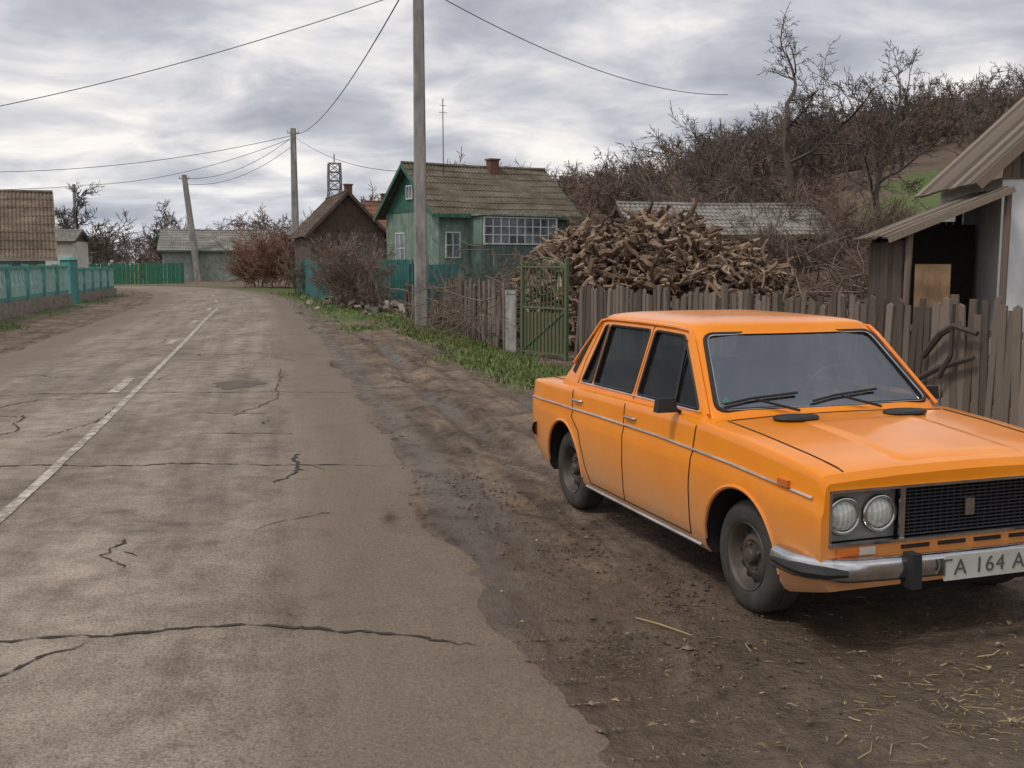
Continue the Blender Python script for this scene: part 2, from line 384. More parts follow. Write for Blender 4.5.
# ---------------------------------------------------------------- TREES
def tree_lines(rng,height,r0,levels=5,spread=.6,kids=(3,5),first=.3,gnarl=.12,up=.25,lr=.62):
    out=[]
    def rec(p,d,L,r,lv):
        n=5 if lv<2 else 4; pts=[p.copy()];rad=[r];dd=d.copy();gn=gnarl*(.45 if lv==0 else 1)
        for i in range(n):
            dd=dd+Vector(rng.randn(3))*gn+Vector((0,0,up*.15));dd.normalize();p=p+dd*(L/n);pts.append(p.copy())
            rad.append(r*(1-(i+1)/n*(.45 if lv<levels else .8)))
        out.append((pts,rad,lv))
        if lv>=levels: return
        k=rng.randint(kids[0],kids[1]+1)+(1 if lv==0 else 0)
        for j in range(k):
            t=first+(1-first)*(j+rng.rand()*.7)/k if lv==0 else .2+.8*(j+rng.rand()*.8)/k
            t=min(t,.999);i=int(t*n);q=pts[i].lerp(pts[i+1],t*n-i)
            ax=Vector(rng.randn(3));ax=(ax-ax.dot(dd)*dd).normalized()
            nd=(dd*(1-spread*.5)+ax*spread+Vector((0,0,up*.5))).normalized()
            rr=max(.0035,rad[min(i,n)]*(.62 if lv==0 else .6)*rng.uniform(.8,1.05))
            rec(q,nd,L*lr*rng.uniform(.75,1.15)*(1.05-.3*t),rr,lv+1)
        rec(pts[-1],(dd+Vector(rng.randn(3))*.18).normalized(),L*lr*rng.uniform(.8,1.1),rad[-1],lv+1)
    rec(Vector((0,0,0)),Vector((rng.randn()*.03,rng.randn()*.03,1)).normalized(),height*.42,r0,0)
    return out
def lines_mesh(lines,minr=0):
    mb=MB()
    for pts,rad,lv in lines:
        k=7 if lv==0 else (5 if lv==1 else 3)
        mb.tube(pts,[max(r,minr) for r in rad],k,rnd=random.random(),caps=False)
    return mb
bark=wood('bark_dark',[(.1,(.05,.04,.033)),(.6,(.10,.078,.066)),(1,(.16,.13,.11))],.9,(4,4,1),False)
twig=wood('twig_brown',[(.1,(.09,.062,.048)),(.6,(.18,.13,.10)),(1,(.27,.205,.16))],.9,(1,1,1),False)
twigred=wood('twig_red',[(.1,(.12,.055,.038)),(.6,(.23,.12,.08)),(1,(.30,.18,.12))],.9,(1,1,1),False)
def place_tree(name,x,y,h,r0,seed,levels=5,mat=bark,minr=.008,wx=1.0,**k):
    ln=tree_lines(np.random.RandomState(seed),h,r0,levels,**k)
    mb=lines_mesh(ln,minr);A=np.array(mb.v);zz=A[:,2].max();top=A[A[:,2]>zz*.6]
    c=top[:,:2].mean(0)/top[:,2].mean();A[:,0]-=c[0]*A[:,2];A[:,1]-=c[1]*A[:,2]
    s=h/zz;mb.v=[(v[0]*s*wx,v[1]*s*wx,v[2]*s) for v in A]
    o=mb.obj(name,mat);o.location=(x,y,gz1(x,y)-.1);return o
place_tree('bare_tree',11.9,43,10.2,.24,77,6,spread=.95,kids=(3,3),first=.5,up=.18,minr=.010,gnarl=.15,lr=.66,wx=1.15)
place_tree('bare_tree',7.9,47,7.6,.13,5,5,spread=.8,kids=(3,3),minr=.011,up=.15,gnarl=.15,lr=.68)
place_tree('bare_tree',15.1,44,8.6,.14,8,6,spread=.75,kids=(2,3),minr=.010,up=.15,gnarl=.13,lr=.68)
place_tree('bare_tree',25.5,70,8.0,.13,9,5,spread=.7,kids=(3,3),minr=.014,up=.1,gnarl=.15)
place_tree('bare_tree',9.6,52,7.0,.12,19,5,spread=.7,kids=(3,3),minr=.012,up=.1,gnarl=.15)
def shrub(seed,h,stems,levels=3,minr=.005,spread=.65):
    r=np.random.RandomState(seed);mb=MB()
    for s in range(stems):
        ln=tree_lines(r,h,.03,levels,spread=spread,kids=(3,4),first=.15,gnarl=.18,up=.10,lr=.7)
        zz=max(p.z for pts,_,_ in ln for p in pts);sc=h/zz*r.uniform(.6,1)
        a=r.uniform(0,6.28);rr=r.uniform(0,.35)*h;tilt=Vector((math.cos(a),math.sin(a),0))*r.uniform(0,.45)
        for pts,rad,lv in ln:
            P=[Vector((p.x*sc+math.cos(a)*rr*.5,p.y*sc+math.sin(a)*rr*.5,p.z*sc))+tilt*p.z*sc for p in pts]
            mb.tube(P,[max(q*.8,minr) for q in rad],3,rnd=r.rand(),caps=False)
    return mb
def place_shrub(name,x,y,h,seed,stems=5,mat=twig,minr=.008,levels=3,zoff=0):
    o=shrub(seed,h,stems,levels,minr).obj(name,mat);o.location=(x,y,gz1(x,y)-.05+zoff);return o
place_shrub('bare_shrub',-5.7,40.5,3.5,21,8,twig,.008,4)
place_shrub('bare_shrub',-6.9,43,3.5,22,7,twig,.008,4)
place_shrub('bare_shrub',-4.9,39,2.0,23,5,twig,.007)
place_shrub('bare_shrub',-16.3,73,5.0,24,16,twigred,.018)
place_shrub('bare_shrub',-18.2,75,5.0,25,16,twigred,.018)
place_shrub('bare_shrub',-14.6,72,4.4,26,12,twigred,.018)
place_shrub('bare_shrub',-8.9,52,3.2,36,8,twig,.010)
place_shrub('bare_shrub',-11.6,58,3.0,37,8,twig,.011)
place_shrub('bare_shrub',-.9,29.5,2.2,27,4,twig,.006)
place_shrub('bare_shrub',8.8,35,3.4,28,8,twig,.008,4)
place_shrub('bare_shrub',10.8,34,3.0,29,8,twig,.008,4)
place_shrub('bare_shrub',13.2,38,2.6,30,7,twig,.008,4)
place_shrub('bare_shrub',12.3,36,2.8,40,7,twig,.008,4)
place_shrub('bare_shrub',6.6,43,4.6,31,8,twig,.009,4)
place_shrub('bare_shrub',9.6,27,2.2,32,8,twig,.006,4)
place_shrub('bare_shrub',3.4,46,4.2,33,7,twig,.009,4)
place_shrub('bare_shrub',1.6,41,2.8,35,7,twig,.008)
place_shrub('bare_shrub',10.2,41,4.0,38,9,twig,.009,4)
place_shrub('bare_shrub',8.2,44,4.6,39,9,twig,.009,4)
def scatter(name,meshes,places):
    e=empty(name)
    for k,(pi,x,y,s,a) in enumerate(places):
        o=bpy.data.objects.new('plant_%d'%k,meshes[pi]);COL.objects.link(o);o.parent=e
        o.location=(x,y,gz1(x,y)-.15);o.rotation_euler=(0,0,a);o.scale=(s*1.15,s*1.15,s)
    return e
def normed(mb,h):
    zz=max(v[2] for v in mb.v);mb.v=[(v[0]*h/zz,v[1]*h/zz,v[2]*h/zz) for v in mb.v];return mb
tw2=wood('twig_hill',[(.1,(.085,.056,.043)),(.6,(.165,.115,.088)),(1,(.25,.185,.145))],.9,(1,1,1),False)
prT=[normed(lines_mesh(tree_lines(np.random.RandomState(50+i),6,.10,4,spread=.75,kids=(3,4),first=.25,up=.08,gnarl=.16,lr=.66),.019),6).mesh('bare_tree_mesh',tw2 if i%3 else bark) for i in range(6)]
prS=[normed(shrub(70+i,3,5,3,.018),3).mesh('thicket_mesh',tw2) for i in range(4)]
pl=[];r=np.random.RandomState(4)
while len(pl)<360:
    y=r.uniform(60,140);q=r.uniform(-.10,.60);x=q*y
    if x-np.interp(y,XH_y,XH_x)<24: continue
    if meadow(x,y)>.2: continue
    pl.append((r.randint(6),x,y,r.uniform(.5,.95),r.uniform(0,6.28)))
scatter('bare_woodland',prT,pl)
pl=[]
while len(pl)<330:
    y=r.uniform(48,115);q=r.uniform(-.05,.60);x=q*y
    if x-np.interp(y,XH_y,XH_x)<18: continue
    if meadow(x,y)>.14 or (q>.31 and y<50): continue
    pl.append((r.randint(4),x,y,r.uniform(.5,1.1),r.uniform(0,6.28)))
scatter('hillside_thicket',prS,pl)
pl=[]
for _ in range(150):
    y=r.uniform(112,210);q=r.uniform(-.62,-.05);x=q*y;pl.append((r.randint(6),x,y,r.uniform(.8,1.5),r.uniform(0,6.28)))
scatter('distant_trees',prT,pl)
place_tree('bare_tree',-38.5,94,9.0,.2,13,5,minr=.016,spread=.8,up=.1,gnarl=.15)
place_tree('bare_tree',-34,104,8.0,.18,14,5,minr=.018,spread=.8,up=.1)
place_tree('bare_tree',-43,92,8.0,.18,15,4,minr=.018,spread=.8,up=.1)

# ---------------------------------------------------------------- POLES + WIRES
conc=simple('weathered_concrete',(.38,.36,.335),(.22,.21,.20),3,.9,.5,st=(1,1,.4),grime=.6)
dark=plain('dark_metal',(.05,.05,.052),.5,.6)
def pole(x,y,h,w0,w1,rz_=.1,lean=(0,0)):
    e=empty('utility_pole',(x,y,gz1(x,y)),rz_)
    mb=MB();n=8;rings=[]
    for i in range(n+1):
        t=i/n;w=(w0+(w1-w0)*t)/2;zz=-.3+(h+.3)*t;cx,cy=lean[0]*t,lean[1]*t;c=w*.25
        rings.append([(cx+a,cy+b_,zz) for a,b_ in ((-w+c,-w),(w-c,-w),(w,-w+c),(w,w-c),(w-c,w),(-w+c,w),(-w,w-c),(-w,-w+c))])
    vs=[p for r_ in rings for p in r_];fs=[(i*8+j,i*8+(j+1)%8,(i+1)*8+(j+1)%8,(i+1)*8+j) for i in range(n) for j in range(8)]
    fs.append(tuple(n*8+j for j in range(8)));mb.add(vs,fs);mb.obj('shaft',conc,e)
    m2=MB()
    m2.bar((lean[0]-.45,lean[1],h-.35),(lean[0]+.45,lean[1],h-.35),.06,.06)
    m2.obj('crossarm',dark,e)
    m3=MB()
    for dx,dz in ((-.42,-.35),(-.2,-.35),(.2,-.35),(.42,-.35)):
        m3.tube([(lean[0]+dx,0,h+dz),(lean[0]+dx,0,h+dz+.08),(lean[0]+dx,0,h+dz+.1),(lean[0]+dx,0,h+dz+.2)],[.015,.02,.045,.03],8)
    m3.obj('insulators',plain('insulator_glass',(.5,.52,.5),.25),e)
    return e
pole(-2.49,28.97,9.12,.38,.28)
pole(-16.9,83,12.0,.62,.40)
pole(-28.7,97,9.6,.6,.42,lean=(-1.0,0))
pole(-41,100,9.0,.3,.22)
wb=MB()
def wire(a,b,sag,r=.011):
    a=Vector(a);b=Vector(b);P=[]
    for i in range(33):
        t=i/32;p=a.lerp(b,t);p.z-=sag*4*t*(1-t);P.append(p)
    wb.tube(P,r,4,caps=False)
wire((-2.9,28.97,8.88),(-17.5,29,5.3),.35)
wire((-2.9,28.97,8.88),(-17.1,83,11.6),1.1,.02)
wire((-2.1,28.97,8.88),(9.9,49.5,9.4),.7,.014)
wire((-2.1,28.97,8.88),(2.5,-10,8.8),.5,.011)
wire((-16.9,83,11.4),(-29.5,97,9.3),.9,.02)
wire((-16.7,83,10.9),(-29.5,97,8.8),1.0,.02)
wire((-16.9,83,11.3),(-41,100,8.9),.9,.02)
wire((-16.9,83,11.5),(-48,75,8.5),1.4,.02)
wire((-16.7,83,11.3),(-3.5,50,6.0),.8,.015)
wire((-41,100,8.8),(-60,85,8.4),.6,.02)
wb.obj('power_lines',dark)

# ---------------------------------------------------------------- FENCES
greywood=wood('weathered_wood',[(.05,(.045,.034,.027)),(.35,(.095,.073,.058)),(.65,(.155,.124,.098)),(1,(.25,.205,.17))],.9,(14,14,1.2))
def lerp2(a,b,t): return (a[0]+(b[0]-a[0])*t,a[1]+(b[1]-a[1])*t)
def picket(pts,name,h=1.36,w=.105,gap=.018,mat=greywood,rails=(.35,1.05),jit=.05,tilt=.02,thick=.012,skip=.0,post=2.2,point=.5):
    e=empty(name);mb=MB();rb=MB()
    for a,b in zip(pts[:-1],pts[1:]):
        L=math.dist(a,b);n=int(L/(w+gap));ang=math.atan2(b[1]-a[1],b[0]-a[0]);nrm=(-math.sin(ang),math.cos(ang))
        for i in range(n):
            if RNG.rand()<skip: continue
            x,y=lerp2(a,b,(i+.5)/n);z=gz1(x,y);hh=h*(1+RNG.randn()*jit);wd=w*RNG.uniform(.75,1.08)/2
            t=RNG.randn()*tilt;ax=Vector((math.cos(ang),math.sin(ang),0));az=(Vector((0,0,1))+ax*t+Vector((*nrm,0))*RNG.randn()*tilt).normalized();ax2=(ax-ax.dot(az)*az).normalized();ay=az.cross(ax2)
            c=Vector((x,y,z+hh/2-.02));rn_=RNG.rand()
            mb.box(c,(wd,thick,hh/2),axes=(ax2,ay,az),rnd=rn_)
            if RNG.rand()<point:
                q=c+az*(hh/2);pk=.035*RNG.uniform(.3,1.3);k=RNG.uniform(-.9,.9)*wd
                vs=[q-ax2*wd-ay*thick,q+ax2*wd-ay*thick,q+ax2*wd+ay*thick,q-ax2*wd+ay*thick,q+az*pk+ax2*k-ay*thick,q+az*pk+ax2*k+ay*thick]
                mb.add(vs,[(0,1,4),(2,3,5),(1,2,5,4),(3,0,4,5)],0,rn_)
        for rh in rails:
            rb.bar((a[0]+nrm[0]*.035,a[1]+nrm[1]*.035,gz1(*a)+rh),(b[0]+nrm[0]*.035,b[1]+nrm[1]*.035,gz1(*b)+rh),.04,.07,rnd=.4)
        k=max(1,int(L/post))
        for i in range(k+1):
            x,y=lerp2(a,b,i/k);x+=nrm[0]*.1;y+=nrm[1]*.1;z=gz1(x,y)
            rb.tube([(x,y,z-.1),(x,y,z+h*.6),(x+.01,y,z+h*1.0)],[.06,.055,.05],7,rnd=.3)
    mb.obj('pickets',mat,e);rb.obj('rails_and_posts',mat,e);return e
picket([(1.15,18.65),(3.2,14.6),(5.1,10.5),(6.6,7.2),(8.6,3.0)],'wooden_fence',h=1.36,gap=.008,jit=.035,w=.09,tilt=.028)
picket([(-1.75,28.6),(-.9,24.0),(-.15,21.2)],'wooden_fence',h=1.35,tilt=.06,jit=.08,skip=.08)
picket([(-3.4,33.5),(-1.75,28.6)],'wooden_fence',h=1.1,tilt=.1,jit=.15,skip=.3)
picket([(-8.6,52),(-6.9,46),(-5.6,41.6)],'wooden_fence',h=1.0,tilt=.08,jit=.12,skip=.2)
xb=MB()
xb.tube([(4.52,11.55,.75),(4.60,11.3,1.02),(4.66,11.1,1.12),(4.80,10.85,1.05)],[.035,.04,.035,.03],6,rnd=.1)
xb.tube([(4.50,11.6,.5),(4.62,11.3,.66),(4.80,10.9,.80)],[.03,.035,.025],6,rnd=.0)
xb.tube([(4.60,11.3,.55),(4.66,11.15,.8),(4.65,11.1,1.35)],[.03,.028,.02],6,rnd=.1)
xb.obj('dead_branches',bark)
pb=MB();pb.box((-.02,20.6,.62),(.16,.015,.62),rot=-.9);pb.box((-.02,20.58,1.2),(.17,.02,.03),rot=-.9)
pb.obj('metal_sheet_panel',simple('grey_sheet',(.42,.42,.39),(.25,.24,.22),4,.6,.3,grime=.6))
e=empty('garden_gate',(.2,19.9,0),math.atan2(-1.15,.85));gate=MB();gs=simple('green_rusty_paint',(.07,.16,.08),(.12,.085,.045),9,.6,.3)
Wg=1.30
for x in (0,Wg): gate.bar((x,0,0),(x,0,1.85),.06,.06)
for z in (.12,.95,1.70): gate.bar((0,0,z),(Wg,0,z),.035,.035)
for i in range(1,12): gate.bar((i*Wg/12,.0,.12),(i*Wg/12,0,1.70+.12*math.sin(i/12*3.14)),.018,.018)
gate.tube([(Wg*t,0,1.70+.16*math.sin(t*math.pi)) for t in np.linspace(0,1,12)],.016,5)
for k in range(3): gate.tube([(.22+k*.42+.14*math.cos(a),-.01,1.32+.14*math.sin(a)) for a in np.linspace(0,5.6,12)],.010,4)
gate.bar((0,.0,.14),(Wg,.0,.93),.02,.02)
gate.obj('frame_and_bars',gs,e)
g2=MB();g2.box((Wg/2,.02,.5),(Wg/2-.03,.004,.36));g2.obj('lower_mesh_sheet',simple('rusty_sheet',(.18,.13,.07),(.07,.12,.06),7,.8,.3),e)

turq=simple('turquoise_paint',(.11,.36,.33),(.075,.26,.24),5,.7,.3,grime=.5)
turqL=simple('turquoise_light',(.38,.55,.51),(.26,.44,.40),5,.75,.3,grime=.5)
stone=simple('rubble_stone',(.34,.29,.245),(.15,.125,.105),5,.9,.9,bd=.04)
def turq_fence(pts,hbase=.45,h=1.65):
    e=empty('concrete_fence');A=MB();B=MB();S=MB()
    for a,b in zip(pts[:-1],pts[1:]):
        L=math.dist(a,b);n=max(1,round(L/2.6));ang=math.atan2(b[1]-a[1],b[0]-a[0])
        for i in range(n):
            p=lerp2(a,b,i/n);q=lerp2(a,b,(i+1)/n);z=gz1(*p)
            P=lambda t,zz:(p[0]+(q[0]-p[0])*t,p[1]+(q[1]-p[1])*t,z+zz)
            A.box((p[0],p[1],z+h/2+.02),(.11,.11,h/2+.03),rot=ang)
            S.bar(P(0,hbase/2-.1),P(1,hbase/2-.1),.30,hbase+.2)
            A.bar(P(.04,hbase+.07),P(.96,hbase+.07),.10,.10);A.bar(P(.04,h-.05),P(.96,h-.05),.12,.10)
            B.bar(P(.05,hbase+.30),P(.95,hbase+.30),.06,.34)
            for k in range(1,12): 
                t=.05+.9*k/12; B.bar(P(t,hbase+.47),P(t,h-.10),.06,.08)
            mid=(hbase+.5+h-.1)/2
            for k in range(4):
                t=.05+.9*(k+.5)/4
                A.tube([P(t+.068*math.cos(u_),mid+.17*math.sin(u_)) for u_ in np.linspace(0,6.28,12,endpoint=False)],.03,5,closed=True)
    A.obj('posts_and_rails',turq,e);B.obj('panels',turqL,e);S.obj('stone_base',stone,e)
turq_fence([(-12.9,23),(-15,30),(-17.1,38.5),(-17.8,42.4)],.45,1.56)
turq_fence([(-18.5,44.6),(-21.3,56.5)],.35,1.42)
e=empty('gate_pillar',(-18.15,43.4,gz1(-18.1,43.4)),-.3);q=MB();q.box((0,0,.85),(.24,.24,.95));q.box((0,0,1.84),(.30,.30,.05),top=.5);q.obj('pillar',turq,e)
gf2=simple('green_fence_paint',(.03,.20,.12),(.025,.14,.085),3,.6,.2,grime=.4)
picket([(-34.5,84.5),(-27.0,87.0)],'green_fence',h=1.7,w=.3,gap=.01,mat=gf2,jit=.01,tilt=0,point=0)
picket([(-45,87),(-34.5,84.5)],'green_fence',h=1.5,w=.3,gap=.01,mat=gf2,jit=.01,tilt=0,point=0)
tealf=simple('teal_sheet_fence',(.04,.21,.20),(.03,.13,.125),2,.55,.3,grime=.6)
picket([(-12.6,62),(-9.6,52),(-7.0,46.8),(-4.1,42.6)],'sheet_fence',h=1.9,w=.24,gap=.004,mat=tealf,jit=.008,tilt=0,point=0)
picket([(-4.1,42.6),(-2.2,43.4)],'sheet_fence',h=1.7,w=.24,gap=.004,mat=tealf,jit=.008,tilt=0,point=0)
rb=MB()
for (cx,cy,n,s) in ((-4.1,37.5,60,1.0),(-5.4,40.3,50,1.0),(-2.3,32,30,.7),(-7.2,45.5,40,1.0)):
    for _ in range(n):
        x=cx+RNG.randn()*s*.6;y=cy+RNG.randn()*s;r_=RNG.uniform(.05,.18);hz=max(0,.45-math.hypot(x-cx,y-cy)*.3)*RNG.rand()
        axs=np.linalg.qr(RNG.randn(3,3))[0]
        rb.box((x,y,gz1(x,y)+hz+.03),(r_,r_*.8,r_*.55),axes=[axs[:,0],axs[:,1],axs[:,2]],rnd=RNG.rand(),top=.75)
rb.obj('stone_rubble',wood('rubble_mat',[(.1,(.08,.065,.05)),(.6,(.18,.15,.12)),(1,(.32,.28,.24))],.9,(1,1,1)))

# ---------------------------------------------------------------- BUILDINGS
def roofmat(name,a,b,c):
    m,nt,bb=nt_new(name);co=coords(nt)
    n=noise(nt,stretch(nt,co,(.6,.6,1.5)),1.2,8,.7);k=ramp(nt,n,[(.3,a),(.5,b),(.7,c)])
    k=mixc(nt,.7,k,ramp(nt,noise(nt,co,7,7,.8),[(.35,(.45,.45,.43)),(.65,(1.3,1.3,1.28))]),'MULTIPLY')
    nt.links.new(k,bb.inputs['Base Color']);bb.inputs['Roughness'].default_value=.9;bump(nt,bb,noise(nt,co,20,5),.4,.02);return m
slate=roofmat('mossy_slate',(.065,.053,.030),(.125,.104,.074),(.20,.172,.14))
brownroof=roofmat('brown_tiles',(.09,.066,.045),(.18,.135,.098),(.28,.22,.16))
dbrown=roofmat('dark_brown_tiles',(.055,.038,.03),(.10,.07,.055),(.16,.12,.095))
greyroof=roofmat('grey_slate',(.15,.14,.125),(.24,.23,.21),(.34,.325,.305))
def roof_slope(mb,x0,x1,e,r,thick=.04,mi=0,rows=8,amp=.022):
    L=x1-x0;n=int(L/.18*6);dy,dz=r[0]-e[0],r[1]-e[1];l=math.hypot(dy,dz);ny_,nz_=-dz/l,dy/l
    if nz_<0: ny_,nz_=-ny_,-nz_
    P=[];Q=[]
    for j in range(rows+1):
        for jj in ((0,) if j==0 else (0,1)):
            t=j/rows;lap=.03*jj if j<rows else 0
            row=[]
            for i in range(n+1):
                x=x0+L*i/n;w=amp*math.sin(2*math.pi*(x-x0)/.18)+lap+.02*math.sin(x*1.3+j)-.06*math.sin(math.pi*i/n)*math.sin(math.pi*t)
                row.append((x,e[0]+dy*t+ny_*w,e[1]+dz*t+nz_*w))
            P.append(row)
    mb.grid(P,mi)
    for row in P: Q.append([(p[0],p[1]-ny_*thick,p[2]-nz_*thick) for p in row])
    mb.grid([Q[0],P[0]],mi); mb.grid([Q[0],Q[-1]],mi)
def window(e,pos,w,h,axis_,nrm,cols=2,rowsn=2,frame=None,glass=None,name='window'):
    mb=MB();ax=Vector(axis_);n=Vector(nrm);p=Vector(pos)
    def bx(cx,cz,hw,hz,d,mi): mb.box(p+ax*cx+Vector((0,0,cz))+n*d,(hw,.03,hz),axes=(ax,n,(0,0,1)),mi=mi)
    mb.box(p+n*.012,(w/2,.01,h/2),axes=(ax,n,(0,0,1)),mi=1)
    f=.06
    bx(0,h/2+f/2,w/2+f,f/2,.03,0);bx(0,-h/2-f/2,w/2+f,f/2,.03,0);bx(-w/2-f/2,0,f/2,h/2,.03,0);bx(w/2+f/2,0,f/2,h/2,.03,0)
    for i in range(1,cols): bx(-w/2+w*i/cols,0,.022,h/2-.002,.022,0)
    for i in range(1,rowsn): bx(0,-h/2+h*i/rowsn,w/2-.002,.018,.02,0)
    return mb.obj(name,[frame,glass],e)
whitep=simple('white_paint_wood',(.66,.70,.70),(.52,.57,.58),6,.6,.2,grime=.35)
gl=simple('window_glass_dark',(.22,.26,.28),(.04,.05,.06),1.5,.08,0)
brick=simple('red_brick',(.20,.085,.06),(.12,.06,.045),12,.9,.5)
def house(name,loc,rz_,L,D,eave,ridge,wallm,gablem,roofm,over=.4,chim=None,ch=.65,amp=.022):
    e=empty(name,loc,rz_)
    w=MB();w.add([(0,0,-1),(L,0,-1),(L,D,-1),(0,D,-1),(0,0,eave),(L,0,eave),(L,D,eave),(0,D,eave)],[(0,1,5,4),(1,2,6,5),(2,3,7,6),(3,0,4,7)])
    w.obj('walls',wallm,e)
    gb_=MB()
    for x,s in ((0,1),(L,-1)):
        n=int(D/.16)
        for i in range(n):
            y0=D*i/n;y1=D*(i+.93)/n
            h0=eave+(ridge-eave)*(1-abs(y0-D/2)/(D/2));h1=eave+(ridge-eave)*(1-abs(y1-D/2)/(D/2))
            xo=x-s*.03
            gb_.add([(xo,y0,eave-.05),(xo,y1,eave-.05),(xo,y1,h1-.02),(xo,y0,h0-.02)],[(0,1,2,3)],0,RNG.rand())
        gb_.add([(x,0,eave-.04),(x,D,eave-.04),(x,D/2,ridge-.03)],[(0,1,2)],0,.2)
    gb_.obj('gable_boards',gablem,e)
    rm=MB();sl=(ridge-eave)/(D/2)
    roof_slope(rm,-over,L+over,(-over,eave-over*sl+.05),(D/2,ridge+.05),amp=amp);roof_slope(rm,-over,L+over,(D+over,eave-over*sl+.05),(D/2,ridge+.05),amp=amp)
    rm.tube([(-over,D/2,ridge+.08),(L*.5,D/2,ridge+.04),(L+over,D/2,ridge+.08)],.09,6)
    rm.obj('roof',roofm,e,smooth=True,angle=40)
    bb_=MB()
    for x in (-over-.01,L+over+.01):
        for s in (-1,1):
            ye=D/2+s*(D/2+over)
            bb_.bar((x,ye,eave-over*sl-.03),(x,D/2,ridge-.03),.03,.17)
    bb_.bar((-over,-over-.02,eave-over*sl-.02),(L+over,-over-.02,eave-over*sl-.02),.03,.14)
    bb_.obj('bargeboards',gablem,e)
    if chim:
        c=MB();c.box((chim[0],chim[1],ridge-.1),(.22,.22,ch));c.box((chim[0],chim[1],ridge-.1+ch+.04),(.27,.27,.04));c.obj('chimney',brick,e)
    return e
wallg=simple('pale_green_render',(.27,.37,.30),(.15,.23,.185),2,.85,.3,grime=.8)
gableg=simple('green_boards',(.05,.19,.13),(.035,.12,.08),3,.7,.3,grime=.7)
hm=house('green_house',(-3.1,45,.1),R(29.4),6.5,5.7,3.95,5.95,wallg,gableg,slate,.45,(4.0,2.6),.45)
v=MB();v.box((3.3,-.6,1.2),(1.9,.6,1.25));v.obj('veranda_base',simple('veranda_wall',(.14,.21,.185),(.07,.12,.11),3,.7,.2,grime=.8),hm)
window(hm,(3.3,-1.21,3.0),3.5,1.05,(1,0,0),(0,-1,0),9,3,whitep,gl,'veranda_glazing')
v=MB();v.box((3.3,-.6,3.0),(1.88,.59,.60));v.box((3.3,-.62,3.66),(2.0,.75,.04));v.obj('veranda_upper',wallg,hm)
window(hm,(0,1.7,2.3),.9,1.3,(0,1,0),(-1,0,0),2,2,whitep,gl)
window(hm,(0,4.0,2.3),.9,1.3,(0,1,0),(-1,0,0),2,2,whitep,gl)
window(hm,(-.04,2.85,4.75),.6,.5,(0,1,0),(-1,0,0),2,1,whitep,gl,'attic_window')
window(hm,(.65,0,2.4),.6,1.0,(1,0,0),(0,-1,0),2,2,whitep,gl)
v=MB();v.tube([(1.2,2.0,5.5),(1.2,2.0,8.8)],.020,6)
for k,zz in enumerate((8.5,8.2)): v.tube([(1.2-.16-.04*k,2.0,zz),(1.2+.16+.04*k,2.0,zz)],.01,4)
v.obj('antenna_mast',dark,hm)
brownb=simple('dark_brown_boards',(.11,.07,.05),(.055,.038,.028),3,.8,.3)
house('brown_house',(-7.5,62.5,.0),R(108),8.0,4.3,3.6,5.8,simple('dull_plaster',(.15,.12,.10),(.08,.066,.056),2,.9,.2,grime=.8),brownb,dbrown,.4,(2.4,1.7),.65)
house('tiled_house',(-9.0,72,.0),R(20),5.5,5.5,3.8,5.9,brownb,brownb,roofmat('orange_tiles',(.12,.06,.04),(.21,.10,.06),(.27,.15,.1)),.4,(1.0,2.6))
house('village_house',(-32.0,97,.0),R(12),9.3,6,3.0,4.7,simple('pale_wall',(.36,.40,.36),(.24,.28,.25),2,.9,.1,grime=.6),gableg,greyroof,.4)
hl=house('tiled_roof_house',(-33.0,47.6,.1),R(24),11.0,6.6,2.3,5.2,simple('grey_plaster',(.40,.38,.34),(.27,.25,.22),2,.9,.2),simple('grey_gable',(.36,.34,.31),(.22,.2,.18),2,.9,.2),brownroof,.55,amp=.035)
window(hl,(9.5,0,1.4),.9,1.0,(1,0,0),(0,-1,0),2,2,whitep,gl)
window(hl,(7,0,1.4),.9,1.0,(1,0,0),(0,-1,0),2,2,whitep,gl)
house('outbuilding',(-33.0,75,.1),R(5),1.9,3.5,3.2,3.9,simple('whitewash',(.62,.62,.58),(.45,.45,.4),2,.9,.1),brownb,greyroof,.25)
house('long_shed',(4.6,37.5,gz1(6,38)-.4),R(8),6.8,4.5,2.7,3.7,brownb,brownb,greyroof,.4)
e=empty('lattice_tower',(-14.6,88,0),.3);t=MB()
def sq(z,w):return [(-w,-w,z),(w,-w,z),(w,w,z),(-w,w,z)]
lv=[(0,.9),(3,.75),(6,.6),(7.7,.5),(8.4,.5),(9.1,.48),(9.8,.46)]
for (za,wa),(zb,wb_) in zip(lv[:-1],lv[1:]):
    A,B_=sq(za,wa),sq(zb,wb_)
    for i in range(4):
        t.bar(A[i],B_[i],.09,.09);t.bar(B_[i],B_[(i+1)%4],.07,.07);t.bar(A[i],B_[(i+1)%4],.06,.06);t.bar(A[(i+1)%4],B_[i],.06,.06)
t.tube([(0,0,9.8),(0,0,10.6)],.05,5)
t.obj('lattice',simple('galvanised_steel',(.22,.22,.23),(.13,.13,.14),4,.5,.1,.4),e)

